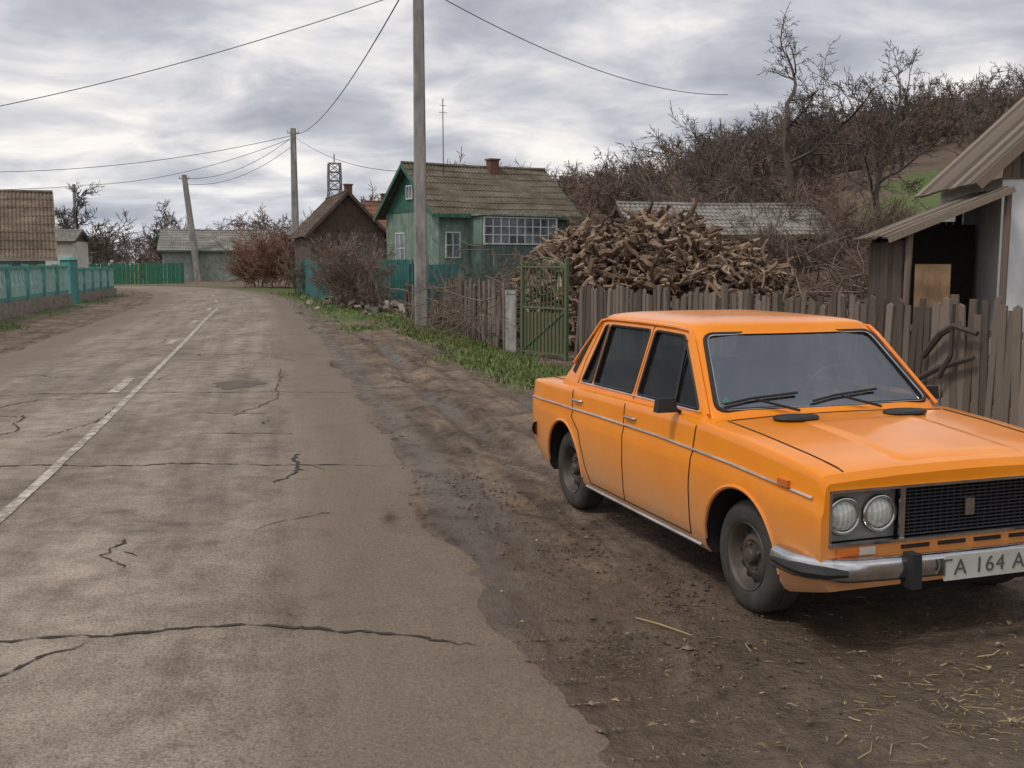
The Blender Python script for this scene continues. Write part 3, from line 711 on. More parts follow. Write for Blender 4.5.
# right-hand shed
pl_=wood('plank_shed',[(.05,(.045,.032,.024)),(.4,(.105,.078,.057)),(.8,(.19,.148,.112)),(1,(.29,.235,.18))],.9,(14,14,2))
white=simple('whitewashed_wall',(.80,.82,.82),(.64,.66,.66),2,.9,.3,grime=.2)
e=empty('wooden_shed',(6.75,18.2,.15),R(-8))
WX=1.52
s=MB();s.box(((WX+5.1)/2,2.0,1.4),((5.1-WX)/2,2.0,1.65),mi=0);s.obj('whitewashed_wall',white,e)
s=MB();n=26;px,pz,ex,ez=3.3,5.10,1.05,2.90;sl=(pz-ez)/(px-ex)
for i in range(n):
    x0=WX+3.58*i/n;x1=WX+3.58*(i+.93)/n
    hA=pz-.08-sl*abs(x0-px);hB=pz-.08-sl*abs(x1-px)
    s.add([(x0,-.03,3.02),(x1,-.03,3.02),(x1,-.03,hB),(x0,-.03,hA)],[(0,1,2,3)],0,RNG.rand())
    s.add([(x0,.0,3.02),(x1+.02,.0,3.02),(x1+.02,.0,hB),(x0,.0,hA)],[(3,2,1,0)],0,.1)
s.obj('gable_boards',pl_,e)
s=MB()
for sx in (-1,1):
    a=Vector((px,0,pz));b=Vector((px+sx*(px-ex),0,ez))
    for k in range(10):
        y=-.06+k*.45;s.bar(a+Vector((0,y,.05)),b+Vector((0,y,.05+RNG.randn()*.01)),.44,.04,rnd=RNG.rand())
    s.bar(a+Vector((0,-.31,0)),b+Vector((0,-.31,0)),.04,.16,rnd=.75)
s.obj('main_roof',pl_,e)
s=MB()
for k in range(11):
    y=-.6+k*.3;s.bar((1.48,y,2.86+RNG.randn()*.01),(-.45+RNG.randn()*.04,y,2.05+RNG.randn()*.02),.29,.03,rnd=RNG.rand())
s.bar((1.48,-.78,2.80),(-.45,-.78,1.99),.05,.09,rnd=.9)
for x,h in ((-.1,2.1),(1.42,2.75)):
    s.tube([(x,-.60,-.3),(x+.02,-.60,h)],.06,7,rnd=.7);s.tube([(x,2.2,-.3),(x,2.2,h)],.06,7,rnd=.3)
for k in range(12): s.box((0+k*.13,2.35,1.15),(.06,.015,1.25),rnd=RNG.rand()*.2)
for k in range(8): s.box((-.12,-.2+k*.36,.95),(.015,.17,1.05),rnd=RNG.rand()*.3)
s.obj('lean_to',pl_,e)
s=MB();s.box((.28,-.74,.98),(.28,.015,.62));s.obj('plywood_sheet',simple('plywood',(.32,.20,.11),(.19,.12,.065),3,.8,.1,grime=.6),e)
s=MB();s.box((.80,1.6,1.1),(.62,.5,1.2));s.obj('interior_shade_block',plain('shed_shade_dark',(.02,.016,.012),.9),e)  # near-black block added to paint the shade inside the lean-to

# ---------------------------------------------------------------- WOODPILE
lm=wood('firewood',[(.0,(.045,.029,.02)),(.3,(.115,.074,.049)),(.6,(.215,.142,.094)),(.85,(.34,.245,.165)),(1,(.47,.37,.265))],.85,(6,6,6))
wp=MB()
def pile_h(x,y):
    a=(x-3.3)/3.3;b_=(y-23.2-.12*x)/2.6;q=1-a*a-b_*b_*.8
    return 0 if q<=0 else 2.72*q**.42*(1-.16*a+.07*math.sin(x*2.3)+.05*math.sin(x*5.1))
cnt=0
while cnt<3800:
    x=RNG.uniform(-.1,6.7);y=RNG.uniform(20.4,26.0);h=pile_h(x,y)
    if h<=.05: continue
    cnt+=1
    z=h*(RNG.rand()**.3)+RNG.randn()*.03;L=RNG.uniform(.18,.62);r_=RNG.uniform(.018,.078)
    d=Vector((RNG.randn(),RNG.randn()*1.5,RNG.randn()*.40)).normalized()
    P=[];p=Vector((x,y,z+gz1(x,y)*.5));rad=[]
    for i in range(5):
        P.append(p.copy());rad.append(r_*(1-.13*i)*RNG.uniform(.6,1.45));d=(d+Vector(RNG.randn(3))*.34).normalized();p=p+d*L/4
    wp.tube(P,rad,5,rnd=RNG.rand()**1.1)
    if RNG.rand()<.5:
        q=P[RNG.randint(1,4)];d2=Vector(RNG.randn(3)).normalized();wp.tube([q,q+d2*L*.2,q+(d2+Vector(RNG.randn(3))*.3)*L*.35],[r_*.6,r_*.45,r_*.2],4,rnd=RNG.rand())
wp.obj('firewood_pile',lm)
def brush(cx,cy,sx,sy_,n,hz):
    br=MB()
    for _ in range(n):
        x=cx+RNG.randn()*sx;y=cy+RNG.randn()*sy_;z=gz1(x,y)+abs(RNG.randn())*hz
        L=RNG.uniform(.5,1.8);d=Vector((RNG.randn(),RNG.randn(),RNG.randn()*.4)).normalized();P=[];p=Vector((x,y,z))
        for i in range(5): P.append(p.copy());d=(d+Vector(RNG.randn(3))*.2).normalized();p=p+d*L/4
        r_=RNG.uniform(.005,.018);br.tube(P,[r_,r_*.9,r_*.75,r_*.6,r_*.3],4,rnd=RNG.rand())
    br.obj('brush_heap',twig)
brush(7.4,22.6,1.0,1.0,1600,.62)
brush(-.6,26.8,.8,1.4,420,.7)
brush(.6,22.4,.6,.8,250,.6)

# ---------------------------------------------------------------- CAR
car=empty('parked_car',(1.562,6.673,.0),R(-71.0))
YS=1.05
m,nt,b=nt_new('orange_car_paint');co=coords(nt);sp=N(nt,'ShaderNodeSeparateXYZ');nt.links.new(co,sp.inputs[0])
n=noise(nt,co,2.5,6,.65);n2=noise(nt,stretch(nt,co,(1,1,.35)),14,6,.7)
low=math_(nt,'SUBTRACT',1.0,math_(nt,'MULTIPLY',math_(nt,'SUBTRACT',sp.outputs['Z'],.22),2.1),True)
dirtf=math_(nt,'MULTIPLY',math_(nt,'MULTIPLY',math_(nt,'ADD',low,.04),math_(nt,'ADD',n,.3)),math_(nt,'ADD',n2,.45),True)
pc=ramp(nt,n,[(.3,(.84,.245,.006)),(.7,(.92,.295,.008))])
nt.links.new(mixc(nt,dirtf,pc,(.42,.29,.19)),b.inputs['Base Color'])
nt.links.new(math_(nt,'ADD',.22,math_(nt,'MULTIPLY',dirtf,.8),True),b.inputs['Roughness']);b.inputs['Coat Weight'].default_value=.35;b.inputs['Coat Roughness'].default_value=.06
b.inputs['Specular IOR Level'].default_value=.25
bump(nt,b,noise(nt,co,1.8,2),.09,.02)
paint=m
black=plain('black_rubber',(.018,.018,.019),.55);under=plain('underbody',(.016,.014,.013),.9)
chrome=simple('dull_chrome',(.66,.66,.67),(.42,.41,.40),7,.16,.05,1.0)
tyre=simple('tyre_rubber',(.06,.052,.045),(.028,.026,.024),8,.85,.2)
rimm=simple('dirty_steel_rim',(.12,.098,.08),(.055,.048,.042),7,.6,.1,.3)
seatm=simple('seat_fabric',(.10,.07,.055),(.06,.042,.033),6,.85,.2)
def glassmat(name,tint,k,dust):
    m=bpy.data.materials.new(name);m.use_nodes=True;nt=m.node_tree;nt.nodes.clear()
    o=N(nt,'ShaderNodeOutputMaterial');tr=N(nt,'ShaderNodeBsdfTransparent');tr.inputs[0].default_value=tint;gs_=N(nt,'ShaderNodeBsdfGlossy');gs_.inputs['Roughness'].default_value=.03;gs_.inputs[0].default_value=(.85,.92,1,1)
    fr=N(nt,'ShaderNodeFresnel');fr.inputs[0].default_value=1.45;mx=N(nt,'ShaderNodeMixShader')
    df=N(nt,'ShaderNodeBsdfDiffuse');df.inputs[0].default_value=(.33,.32,.30,1);mx2=N(nt,'ShaderNodeMixShader')
    nt.links.new(ramp(nt,noise(nt,coords(nt),5,5,.7),[(.3,(dust*.3,)*3),(.8,(dust,)*3)]),mx2.inputs[0]);nt.links.new(tr.outputs[0],mx2.inputs[1]);nt.links.new(df.outputs[0],mx2.inputs[2])
    nt.links.new(math_(nt,'MULTIPLY',fr.outputs[0],k),mx.inputs[0]);nt.links.new(mx2.outputs[0],mx.inputs[1]);nt.links.new(gs_.outputs[0],mx.inputs[2]);nt.links.new(mx.outputs[0],o.inputs[0])
    return m
glass=glassmat('windscreen_glass',(.78,.82,.82,1),.22,.10);glass2=glassmat('side_glass',(.30,.32,.32,1),.5,.05)

FX=1.885
Wx=[-2.04,-2.02,-1.97,-1.7,-1,0,1,1.6,1.80,1.86,FX];Wv=[.725,.745,.762,.79,.815,.82,.818,.812,.808,.805,.795]
Sx=[-2.04,-2.02,-1.97,-1.9,-1.4,-.6,.3,.8,1.2,1.6,1.80,1.86,FX];Sv=[.80,.845,.872,.882,.897,.915,.928,.932,.908,.875,.852,.835,.80]
Bx=[-2.04,-1.9,-1.6,1.6,1.75,FX];Bv=[.38,.30,.22,.22,.26,.30]
Fz=[0,.06,.2,.45,.62,.70,.74,.85,.93,.975,.992,1.0];Fg=[.93,.965,.985,1.0,1.0,.998,.988,.983,.978,.972,.962,.945]
W_=lambda x:np.interp(x,Wx,Wv);S_=lambda x:np.interp(x,Sx,Sv);B_=lambda x:np.interp(x,Bx,Bv)
def yside(x,z): return float(W_(x)*np.interp((z-B_(x))/(S_(x)-B_(x)),Fz,Fg))
def ztop(x,y):
    a=abs(y)/W_(x);return float(S_(x)+np.interp(a,[0,.5,.8,.945],[.024,.018,.007,0]))
st_=sorted(set([-2.04,-2.035,-2.02,-2.0,-1.97]+list(np.round(np.arange(-1.9,1.79,.1),3))+[1.82,1.845,1.86,1.872,1.880,FX]))
rings=[]
for x in st_:
    W=W_(x);S=S_(x);Bo=B_(x);half=[(0,Bo),(.5*W,Bo)]+[(W*g_,Bo+(S-Bo)*f_) for f_,g_ in zip(Fz,Fg)]+[(.8*W,S+.007),(.5*W,S+.018),(.2*W,S+.023)]
    full=half+[(0,S+.024)]+[(-y,z) for y,z in reversed(half[1:])]
    rings.append([(x,y,z) for y,z in full])
nr=len(rings[0]);body=MB()
body.add([p for r_ in rings for p in r_],[(i*nr+j,i*nr+(j+1)%nr,(i+1)*nr+(j+1)%nr,(i+1)*nr+j) for i in range(len(rings)-1) for j in range(nr)]+[tuple(reversed(range(nr))),tuple((len(rings)-1)*nr+j for j in range(nr))])
bo=body.obj('body',[paint,under],car,smooth=True,angle=38)
def recalc(o):
    import bmesh
    bm=bmesh.new();bm.from_mesh(o.data);bmesh.ops.recalc_face_normals(bm,faces=bm.faces);bm.to_mesh(o.data);bm.free()
def boolean(o,cut,op='DIFFERENCE'):
    recalc(cut);cut.parent=car
    md=o.modifiers.new('b','BOOLEAN');md.object=cut;md.operation=op;md.solver='EXACT'
    try: md.material_mode='TRANSFER'
    except Exception: pass
CUTS=[]
c=MB()
for sx in (1.212,-1.212):
    for sy in (-1,1):
        c.tube([(sx,sy*.5,.30),(sx,sy*1.1,.30)],.350,44,0)
co_=c.obj('cut1',[under]);boolean(bo,co_);CUTS.append(co_)
c=MB();c.box((FX+.10,0,.638),(.165,.755,.128));c.box((-.32,0,.85),(.93,.63,.45));co_=c.obj('cut2',[under]);boolean(bo,co_);CUTS.append(co_)
def gw(t): return .742-.148*t
ZT=.49
def ring(z,ins=0,n=6):
    t=min(max((z-.90)/ZT,0),1);xf=.80-.50*t-ins;xr=-1.46+.44*t+ins;w=gw(t)-ins;r_=.07
    pts=[]
    def arc(cx,cy,a0):
        for k in range(n+1):
            a=a0+k/n*math.pi/2;pts.append((cx+r_*math.cos(a),cy+r_*math.sin(a)))
    arc(xf-r_,w-r_,0)
    for k in range(1,8): pts.append((xf-r_+(xr-xf+2*r_)*k/8,w))
    arc(xr+r_,w-r_,math.pi/2)
    for k in range(1,8): pts.append((xr,w-r_-(2*w-2*r_)*k/8))
    arc(xr+r_,-w+r_,math.pi)
    for k in range(1,8): pts.append((xr+r_+(xf-xr-2*r_)*k/8,-w))
    arc(xf-r_,-w+r_,1.5*math.pi)
    for k in range(1,8): pts.append((xf,-w+r_+(2*w-2*r_)*k/8))
    out=[];mid=(xf+xr)/2
    for x,y in pts:
        bw=(1-(y/w)**2); q=max(0,min(1,(x-(xf-.35))/.35));q2=max(0,min(1,((xr+.35)-x)/.35))
        s=.012*(1-((x-mid)/((xf-xr)/2))**2)*(1 if y>0 else -1)*(abs(y)/w)
        out.append((x+.05*bw*q-.03*bw*q2,y+s))
    return out
def gh(ins,zs):
    mb=MB();RR=[]
    for z,i_ in zs: RR.append([(x,y,z) for x,y in ring(z,ins+i_)])
    k=len(RR[0]);vs=[p for r_ in RR for p in r_];fs=[(i*k+j,i*k+(j+1)%k,(i+1)*k+(j+1)%k,(i+1)*k+j) for i in range(len(RR)-1) for j in range(k)]
    fs.append(tuple(reversed(range(k))));zt=zs[-1][0]+.004;vs.append((-.36,0,zt));c_=len(vs)-1;o_=(len(RR)-1)*k
    fs+=[(o_+j,o_+(j+1)%k,c_) for j in range(k)]
    mb.add(vs,fs);return mb
go=gh(0,[(.88,0),(.96,0),(1.1,0),(1.25,0),(1.365,0),(1.39,.004),(1.41,.016),(1.424,.04),(1.436,.09),(1.447,.17),(1.454,.28),(1.458,.40)]).obj('roof_and_pillars',[paint,black],car,smooth=True,angle=35)
gi=gh(.035,[(.80,0),(.96,0),(1.1,0),(1.25,0),(1.35,0),(1.38,.02),(1.395,.08),(1.405,.2)]).obj('cut3',[black]);boolean(go,gi);CUTS.append(gi)
def prism(poly,axis_,a,b):
    mb=MB();n=len(poly)
    if axis_=='y': vs=[(x,a,z) for x,z in poly]+[(x,b,z) for x,z in poly]
    else: vs=[(a,y,z) for y,z in poly]+[(b,y,z) for y,z in poly]
    mb.add(vs,[tuple(range(n)),tuple(reversed(range(n,2*n)))]+[(i,(i+1)%n,n+(i+1)%n,n+i) for i in range(n)]);return mb
def rpoly(poly,r_=.03,n=4):
    out=[];k=len(poly)
    for i in range(k):
        p=Vector(poly[i]);a=(Vector(poly[i-1])-p).normalized();b_=(Vector(poly[(i+1)%k])-p).normalized()
        s=p+a*r_;e_=p+b_*r_
        for j in range(n+1):
            t=j/n;out.append(tuple(s.lerp(p,t).lerp(p.lerp(e_,t),t)))
    return out
FD=rpoly([(-.145,.962),(.625,.968),(.225,1.352),(-.145,1.360)]);RD=rpoly([(-.83,.958),(-.215,.962),(-.215,1.360),(-.83,1.355)],.025);RQ=rpoly([(-1.04,.957),(-.865,.957),(-.865,1.353),(-.915,1.347)],.015)
WS=rpoly([(-.675,.972),(.675,.972),(.548,1.366),(-.548,1.366)],.05);RS=rpoly([(-.63,.985),(.63,.985),(.52,1.352),(-.52,1.352)],.05)
for k,(pl2,ax,a,b_) in enumerate(((FD,'y',-1,1),(RD,'y',-1,1),(RQ,'y',-1,1),(WS,'x',.05,1.2),(RS,'x',-.85,-1.9))):
    c=prism(pl2,ax,a,b_).obj('cutw%d'%k,[black]);boolean(go,c);CUTS.append(c)
dg=bpy.context.evaluated_depsgraph_get()
for o in (bo,go):
    me=bpy.data.meshes.new_from_object(o.evaluated_get(dg));o.modifiers.clear();o.data=me
    me.polygons.foreach_set('use_smooth',[True]*len(me.polygons));me.set_sharp_from_angle(angle=R(32))
for c in CUTS: bpy.data.objects.remove(c)
def wside(x,z):
    t=(z-.90)/ZT;xf=.80-.50*t;xr=-1.46+.44*t;mid=(xf+xr)/2;return gw(t)+.012*(1-((x-mid)/((xf-xr)/2))**2)
def wfront(y,z):
    t=(z-.90)/ZT;return .80-.50*t+.05*(1-(y/gw(t))**2)
def wrear(y,z):
    t=(z-.90)/ZT;return -1.46+.44*t-.03*(1-(y/gw(t))**2)
G=MB();TR=MB();CH=MB()
for sy in (-1,1):
    for P in (FD,RD,RQ):
        G.add([(x,sy*(wside(x,z)-.016),z) for x,z in P],[tuple(range(len(P))) if sy<0 else tuple(reversed(range(len(P))))],1)
        TR.tube([(x,sy*(wside(x,z)-.001),z) for x,z in P],.009,5,closed=True)
    CH.tube([(x,sy*(wside(x,z)+.004),z) for x,z in ((-1.05,.945),(-.5,.950),(.2,.955),(.66,.958))],.0055,5)
    TR.bar((.33,sy*(wside(.3,.97)-.008),.965),(.265,sy*(wside(.25,1.30)-.008),1.33),.014,.016)
def pane(fn,bot,top,z0,z1,off,n=10):
    P=[]
    for i in range(n+1):
        t=i/n;z=z0+(z1-z0)*t;h=bot+(top-bot)*t;P.append([(fn(y,z)+off,y,z) for y in np.linspace(-h,h,13)])
    return P
G.grid(pane(wfront,.685,.555,.962,1.375,-.012),0);G.grid([r_[::-1] for r_ in pane(wrear,.64,.53,.975,1.362,.012)],1)
G.obj('windows',[glass,glass2],car,smooth=True,angle=20)
for P,fn,s in ((WS,wfront,1),(RS,wrear,-1)):
    TR.tube([(fn(y,z)+s*.001,y,z) for y,z in P],.014,6,closed=True);CH.tube([(fn(y,z)+s*.010,y*.985,1.16+(z-1.16)*.985) for y,z in P],.005,5,closed=True)
def sidepath(pts,off=.0,sy=-1,n=24):
    out=[]
    for a,b_ in zip(pts[:-1],pts[1:]):
        for i in range(n):
            t=i/n;x=a[0]+(b_[0]-a[0])*t;z=a[1]+(b_[1]-a[1])*t;out.append((x,sy*(yside(x,z)+off),z))
    x,z=pts[-1];out.append((x,sy*(yside(x,z)+off),z));return out
SM=MB()
for sy in (-1,1):
    SM.tube(sidepath([(.74,.90),(.70,.60),(.70,.285),(-.17,.285),(-.17,.60),(-.18,.905)],0,sy),.0048,4)
    SM.tube(sidepath([(-.17,.285),(-.72,.285),(-.80,.40),(-.90,.62),(-1.03,.70),(-1.05,.89)],0,sy),.0048,4)
    CH.tube(sidepath([(-1.99,.735),(-1.3,.755),(-.5,.77),(.3,.775),(1.1,.76),(1.82,.725)],.003,sy),.008,5)
    CH.tube(sidepath([(-.82,.245),(.80,.245)],.004,sy),.010,5)
    SM.tube([(-.18,sy*(wside(-.18,z)),z) for z in np.linspace(.93,1.385,8)],.003,4)
    SM.tube([(x,sy*(wside(x,z)+.0),z) for x,z in ((-1.10,.93),(-1.08,1.1),(-.97,1.36))],.003,4)
    TR.bar((-1.22,sy*(wside(-1.2,1.0)+.002),1.0),(-1.09,sy*(wside(-1.1,1.28)+.002),1.29),.045,.012,up=(0,sy,0))
    SM.tube([(x,sy*W_(x)*.83,ztop(x,W_(x)*.83)+.0005) for x in np.linspace(.86,1.85,24)],.0045,4)
    SM.tube([(x,sy*W_(x)*.80,ztop(x,W_(x)*.80)+.0005) for x in np.linspace(-1.52,-1.96,12)],.004,4)
SM.tube([(.86,y,ztop(.86,y)+.0005) for y in np.linspace(-.66,.66,12)],.0045,4)
SM.tube([(-1.52,y,ztop(-1.52,y)+.0005) for y in np.linspace(-.62,.62,12)],.004,4)
SM.obj('panel_seams',under,car)
H=MB();P=[]
for x in np.linspace(1.0,1.845,14):
    row=[]
    for y in np.linspace(-.36,.36,17):
        e_=min(1,(.36-abs(y))/.03);ex=min(1,(x-1.0)/.05,(1.845-x)/.03);row.append((x,y,ztop(x,y)-.004+.014*max(0,min(e_,ex))))
    P.append(row)
H.grid(P);H.obj('hood_bulge',paint,car,smooth=True)
H=MB()
for sy in (-1,1):
    P=[(x,sy*(wside(x,z)+.006),z) for x,z in [(.74,.955),(.60,1.09),(.45,1.235),(.335,1.345),(.27,1.388),(.1,1.398),(-.36,1.402),(-.9,1.395),(-1.0,1.38),(-1.1,1.26),(-1.27,1.06)]]
    H.tube(P,.011,6)
    for cx in (1.212,-1.212):
        H.tube([(cx+.352*math.cos(a),sy*(yside(cx+.352*math.cos(a),.30+.352*math.sin(a))-.001),.30+.352*math.sin(a)) for a in np.linspace(.0,math.pi,30)],.012,6)
H.obj('drip_rails_and_arch_lips',paint,car,smooth=True,angle=50)
for y in (-.34,.34):
    TR.tube([(.965+.070*math.cos(a),y+.12*math.sin(a),ztop(.96,y)+.010) for a in np.linspace(0,6.283,20,endpoint=False)],.012,5,closed=True)
    TR.add([(.965+.072*math.cos(a),y+.122*math.sin(a),ztop(.96,y)+.019) for a in np.linspace(0,6.283,20,endpoint=False)],[tuple(range(20))])
for y0,y1 in ((-.27,-.64),(.25,-.12)):
    a=(wfront(y0,.985)+.06,y0+.05,.965);ym=(y0+y1)/2
    TR.tube([a,(wfront(ym,1.0)+.03,ym,1.03)],.008,5)
    TR.tube([(wfront(y,z)+.014,y,z) for y,z in ((y0+.10,1.050),(ym,1.030),(y1+.02,1.005))],.008,5)
gx=FX-.06
GR=MB()
GR.box((gx,0,.637),(.006,.365,.119))
for k in range(14): GR.box((gx+.022,0,.526+k*.0172),(.014,.365,.0032))
for k in range(21): GR.box((gx+.018,-.35+k*.035,.637),(.010,.0025,.115))
GR.obj('grille',plain('grille_black',(.03,.03,.036),.35),car)
for z in (.763,.511): CH.bar((FX-.006,-.752,z),(FX-.006,.752,z),.030,.013)
for y in (-.372,.372,-.752,.752): CH.bar((FX-.008,y,.519),(FX-.008,y,.755),.026,.012)
CH.box((FX-.015,0,.637),(.008,.026,.040))
LP=MB()
for sy in (-1,1): LP.box((gx+.004,sy*.562,.637),(.006,.183,.118))
LP.obj('headlamp_panels',plain('silver_panel',(.26,.26,.25),.4,.5),car)
HL=MB();HC=MB()
for y in (-.655,-.468,.468,.655):
    rr=[(0.020,.034),(.042,.028),(.064,.014),(.074,-.004)];vs=[(gx+.050,y,.637)]
    for r_,d_ in rr:
        for k in range(28): a=k/28*6.283;vs.append((gx+.014+d_,y+r_*math.cos(a),.637+r_*math.sin(a)))
    fs=[(0,1+k,1+(k+1)%28) for k in range(28)]+[(1+i*28+k,1+(i+1)*28+k,1+(i+1)*28+(k+1)%28,1+i*28+(k+1)%28) for i in range(3) for k in range(28)]
    HL.add(vs,fs)
    HC.tube([(gx+.022,y+.080*math.cos(a),.637+.080*math.sin(a)) for a in np.linspace(0,6.283,28,endpoint=False)],.011,6,closed=True)
m,nt,b=nt_new('headlamp_glass');co2=coords(nt);wv=N(nt,'ShaderNodeTexWave');wv.inputs['Scale'].default_value=14;wv.bands_direction='Y';nt.links.new(co2,wv.inputs[0])
nt.links.new(ramp(nt,wv.outputs['Fac'],[(.2,(.46,.48,.43)),(.8,(.60,.62,.56))]),b.inputs['Base Color']);b.inputs['Roughness'].default_value=.1;b.inputs['Metallic'].default_value=.15;b.inputs['Coat Weight'].default_value=.6
HLo=HL.obj('headlamps',m,car,smooth=True);recalc(HLo);HC.obj('headlamp_rings',chrome,car,smooth=True)
SL_=MB()
for y in (-.30,-.10,.10,.30): SL_.box((FX+.001,y,.478),(.004,.075,.009))
SL_.obj('lower_slots',under,car)
IN=MB();IO=MB()
for sy in (-1,1):
    IO.box((FX-.002,sy*.66,.478),(.014,.055,.018));IN.box((FX-.003,sy*.56,.478),(.013,.042,.018))
    y=yside(1.64,.735);IO.box((1.60,sy*(y+.006),.755),(.042,.010,.016))
IO.obj('indicators',plain('amber_lens',(.60,.15,.03),.2),car);IN.obj('side_lights',plain('clear_lens',(.55,.5,.45),.2),car)
def bumper(name,xc,s,z=.405,side=.34,k=1.0):
    Bm=MB();pts=[]
    for y in np.linspace(-.80,.80,33):
        q=max(0,(abs(y)-.64)/.16);pts.append((xc+s*(.03-.05*(y/.80)**2-.10*q*q),y*k,z))
    pts=[(xc-s*side,-.835*k,z),(xc-s*.19,-.832*k,z)]+pts+[(xc-s*.19,.832*k,z),(xc-s*side,.835*k,z)]
    P=[]
    for i,p in enumerate(pts):
        a=Vector(pts[max(i-1,0)]);b_=Vector(pts[min(i+1,len(pts)-1)]);d=(b_-a).normalized();nrm=Vector((d.y,-d.x,0))*s
        P.append([Vector(p)+nrm*o_+Vector((0,0,h_)) for o_,h_ in ((0,-.055),(.016,-.050),(.030,-.035),(.036,-.008),(.036,.008),(.030,.035),(.016,.050),(0,.055),(-.02,.055),(-.02,-.055),(0,-.055))])
    Bm.grid(P);o_=Bm.obj(name,chrome,car,smooth=True,angle=30);recalc(o_)
    for sy in (-1,1):
        TR.box((xc+s*.05,sy*.40,z-.005),(.04,.026,.08),top=.88)
        if k==1.0: TR.tube([(xc-s*(side-.01),sy*.858,z-.005),(xc-s*.19,sy*.856,z-.005),(xc-s*.10,sy*.842,z-.005),(xc-s*.03,sy*.785,z-.005),(xc+s*.015,sy*.70,z-.005)],[.018,.028,.031,.029,.016],8)
bumper('front_bumper',1.945,1);bumper('rear_bumper',-2.03,-1,.50,.20,.93)
PLt=MB();PLt.box((2.024,0,.40),(.004,.25,.058));PLt.obj('number_plate',simple('plate_white',(.56,.56,.52),(.44,.43,.39),5,.5,0),car)
cu=bpy.data.curves.new('plate_text','FONT');cu.body='\u0413A 164 AH';cu.size=.104;cu.align_x='CENTER';cu.align_y='CENTER';cu.extrude=.0008;cu.space_character=1.12
to=bpy.data.objects.new('plate_text',cu);COL.objects.link(to);to.parent=car;to.location=(2.030,0,.399);to.rotation_euler=(R(90),0,R(90));cu.materials.append(plain('plate_ink',(.09,.088,.08),.6))
for sy in (-1,1):
    for x in (-.07,-.93):
        z=.83;y=yside(x,z)+.018;CH.tube([(x-.07,sy*(y-.014),z),(x-.06,sy*y,z),(x+.06,sy*y,z),(x+.07,sy*(y-.014),z)],.009,6)
    TR.tube([(.50,sy*.77,.94),(.50,sy*.82,.965)],.012,6)
    TR.box((.505,sy*.865,.985),(.028,.060,.040),top=.85)
TR.obj('rubber_trim',black,car,smooth=True,angle=40);CH.obj('chrome_trim',chrome,car,smooth=True,angle=40)
ST=MB();z=1.02;ST.tube([(wfront(-.60,z)+.002,-.60,z),(wfront(-.60,z)+.003,-.60,z)],.018,16);ST.obj('inspection_sticker',plain('sticker_green',(.12,.42,.30),.6),car)
IT=MB()
for y in (-.33,.33):
    IT.box((-.05,y,.58),(.26,.24,.09),top=.93);IT.box((-.30,y,.86),(.07,.23,.26),axes=((.97,0,.22),(0,1,0),(-.22,0,.97)),top=.88);IT.box((-.385,y,1.18),(.04,.12,.06),top=.85)
IT.box((-.95,0,.60),(.25,.60,.10));IT.box((-1.20,0,.86),(.07,.60,.22),top=.95)
IT.obj('seats',seatm,car)
D=MB();D.box((.60,0,.90),(.16,.62,.065),top=.9);D.box((.40,.33,.955),(.07,.15,.03));D.box((-.32,0,.47),(.93,.63,.02))
D.tube([(.32+.03*math.cos(a)*1.2,.33+.19*math.sin(a),1.00+.155*math.cos(a)) for a in np.linspace(0,6.283,28,endpoint=False)],.013,6,closed=True)
D.bar((.32,.16,.99),(.32,.50,.99),.02,.02);D.tube([(.32,.33,.99),(.5,.33,.90)],.03,8);D.box((.27,0,1.32),(.012,.11,.028))
D.obj('dashboard',plain('interior_black',(.03,.027,.025),.6),car)
def revolve(prof,n,cx,y0,sy):
    vs=[];fs=[];k=len(prof)
    for i in range(n):
        a=i/n*2*math.pi
        for r_,d_ in prof: vs.append((cx+r_*math.cos(a),sy*(y0+d_),.288+r_*math.sin(a)))
    for i in range(n):
        for j in range(k-1): fs.append((i*k+j,((i+1)%n)*k+j,((i+1)%n)*k+j+1,i*k+j+1))
    return vs,fs
TY=MB();RM=MB();HB=MB()
for cx,yo in ((1.212,.765),(-1.212,.742)):
    for sy in (-1,1):
        vs,fs=revolve([(.168,-.02),(.178,-.006),(.20,.0),(.235,.003),(.262,-.004),(.280,-.018),(.2895,-.035),(.290,-.055),(.284,-.06),(.290,-.065),(.291,-.085),(.284,-.09),(.291,-.095),(.291,-.115),(.284,-.12),(.290,-.14),(.280,-.16),(.25,-.175),(.17,-.175)],48,cx,yo,sy);TY.add(vs,fs)
        vs,fs=revolve([(.180,-.012),(.174,-.002),(.168,-.006),(.160,-.02),(.152,-.05),(.140,-.066),(.125,-.060),(.105,-.045),(.085,-.040),(.07,-.052),(.062,-.052),(.0,-.05)],40,cx,yo,sy);RM.add(vs,fs)
        vs,fs=revolve([(.045,-.05),(.044,-.022),(.036,-.012),(0,-.008)],24,cx,yo,sy);HB.add(vs,fs)
        for k in range(12):
            a=k/12*6.283;c_=Vector((cx+.128*math.cos(a),sy*(yo-.057),.288+.128*math.sin(a)))
            HB.add([c_+Vector((.013*math.cos(q),sy*.004,.013*math.sin(q))) for q in np.linspace(0,6.283,8,endpoint=False)],[tuple(range(8))],1)
        for k in range(4):
            a=k/4*6.283+.5;HB.tube([(cx+.066*math.cos(a),sy*(yo-.05),.288+.066*math.sin(a)),(cx+.066*math.cos(a),sy*(yo-.034),.288+.066*math.sin(a))],.010,6,2)
for o in (TY.obj('tyres',tyre,car,smooth=True,angle=40),RM.obj('rims',rimm,car,smooth=True,angle=50)): recalc(o)
HB.obj('hubs',[rimm,under,simple('rusty_nuts',(.18,.12,.08),(.1,.07,.05),20,.6,0)],car,smooth=True,angle=40)
U=MB();U.box((0,0,.24),(1.7,.55,.05));U.obj('floor_pan',under,car)
car.scale=(1,YS,1)

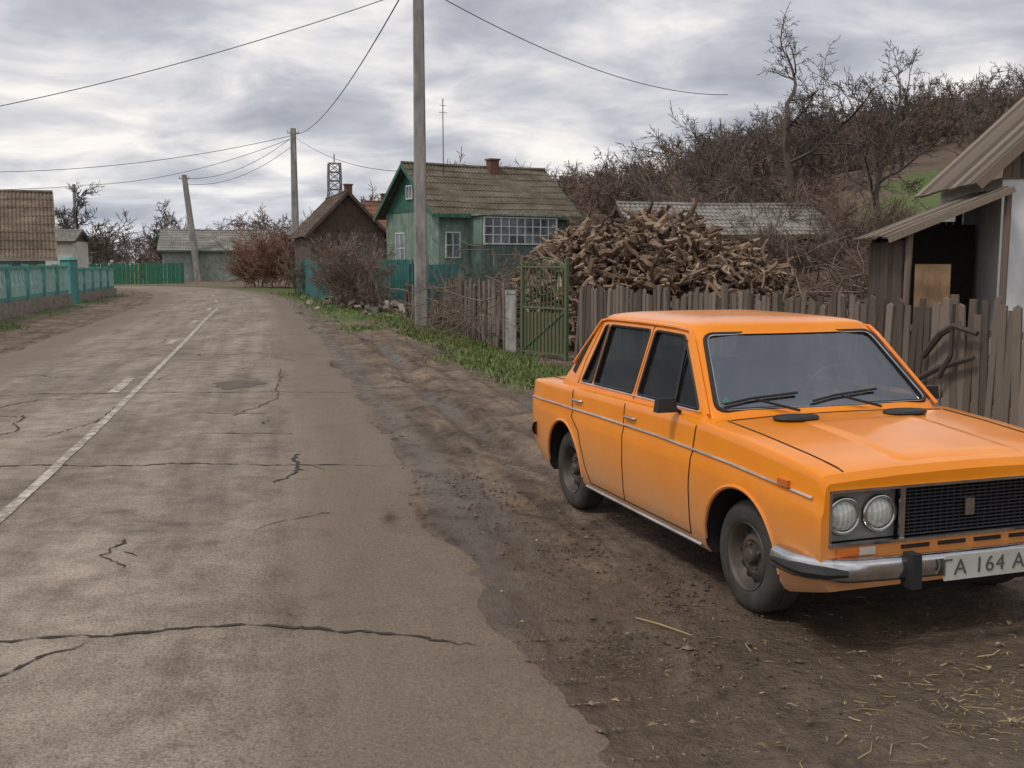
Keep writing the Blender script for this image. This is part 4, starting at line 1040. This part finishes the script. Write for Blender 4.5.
# ---------------------------------------------------------------- WORLD / LIGHT / CAMERA
w=bpy.data.worlds.new('World');scene.world=w;w.use_nodes=True;nt=w.node_tree;bg=nt.nodes['Background']
sky=N(nt,'ShaderNodeTexSky');sky.sky_type='NISHITA';sky.sun_disc=False
tc=N(nt,'ShaderNodeTexCoord');sx=N(nt,'ShaderNodeSeparateXYZ');nt.links.new(tc.outputs['Generated'],sx.inputs[0])
den=math_(nt,'ADD',math_(nt,'MAXIMUM',sx.outputs['Z'],0.0),.20)
cb=N(nt,'ShaderNodeCombineXYZ');nt.links.new(math_(nt,'DIVIDE',sx.outputs['X'],den),cb.inputs[0]);nt.links.new(math_(nt,'DIVIDE',sx.outputs['Y'],den),cb.inputs[1])
n1=noise(nt,cb.outputs[0],2.4,5,.56,.35);n2=noise(nt,cb.outputs[0],.8,3,.5,.2)
f=math_(nt,'ADD',math_(nt,'MULTIPLY',n1,.55),math_(nt,'MULTIPLY',n2,.45))
cl=ramp(nt,f,[(.37,(4.0,4.15,4.65)),(.455,(5.5,5.6,6.05)),(.51,(7.3,7.2,7.35)),(.59,(10.2,9.8,9.2))])
hz=ramp(nt,sx.outputs['Z'],[(0,(.88,.94,1.03)),(.09,(1,1,1.01)),(.5,(.98,.98,1.0))])
cl=mixc(nt,1.0,cl,hz,'MULTIPLY')
nt.links.new(mixc(nt,.95,sky.outputs[0],cl),bg.inputs[0]);bg.inputs[1].default_value=.1
L=bpy.data.lights.new('sun','SUN');L.energy=1.5;L.angle=R(10);L.color=(1,.93,.84);so=bpy.data.objects.new('sun',L);COL.objects.link(so)
d=Vector((-.45,-.35,.82)).normalized();so.rotation_euler=d.to_track_quat('Z','Y').to_euler()
sky.sun_elevation=math.asin(d.z);sky.sun_rotation=math.atan2(d.x,d.y)
cam=bpy.data.cameras.new('camera');cam.sensor_width=36;cam.lens=1053/1024*36;cam.clip_end=2000;cam.clip_start=.05
ob=bpy.data.objects.new('camera',cam);COL.objects.link(ob);ob.location=(0,0,1.79);ob.rotation_euler=(math.pi/2-.1156,0,0);scene.camera=ob
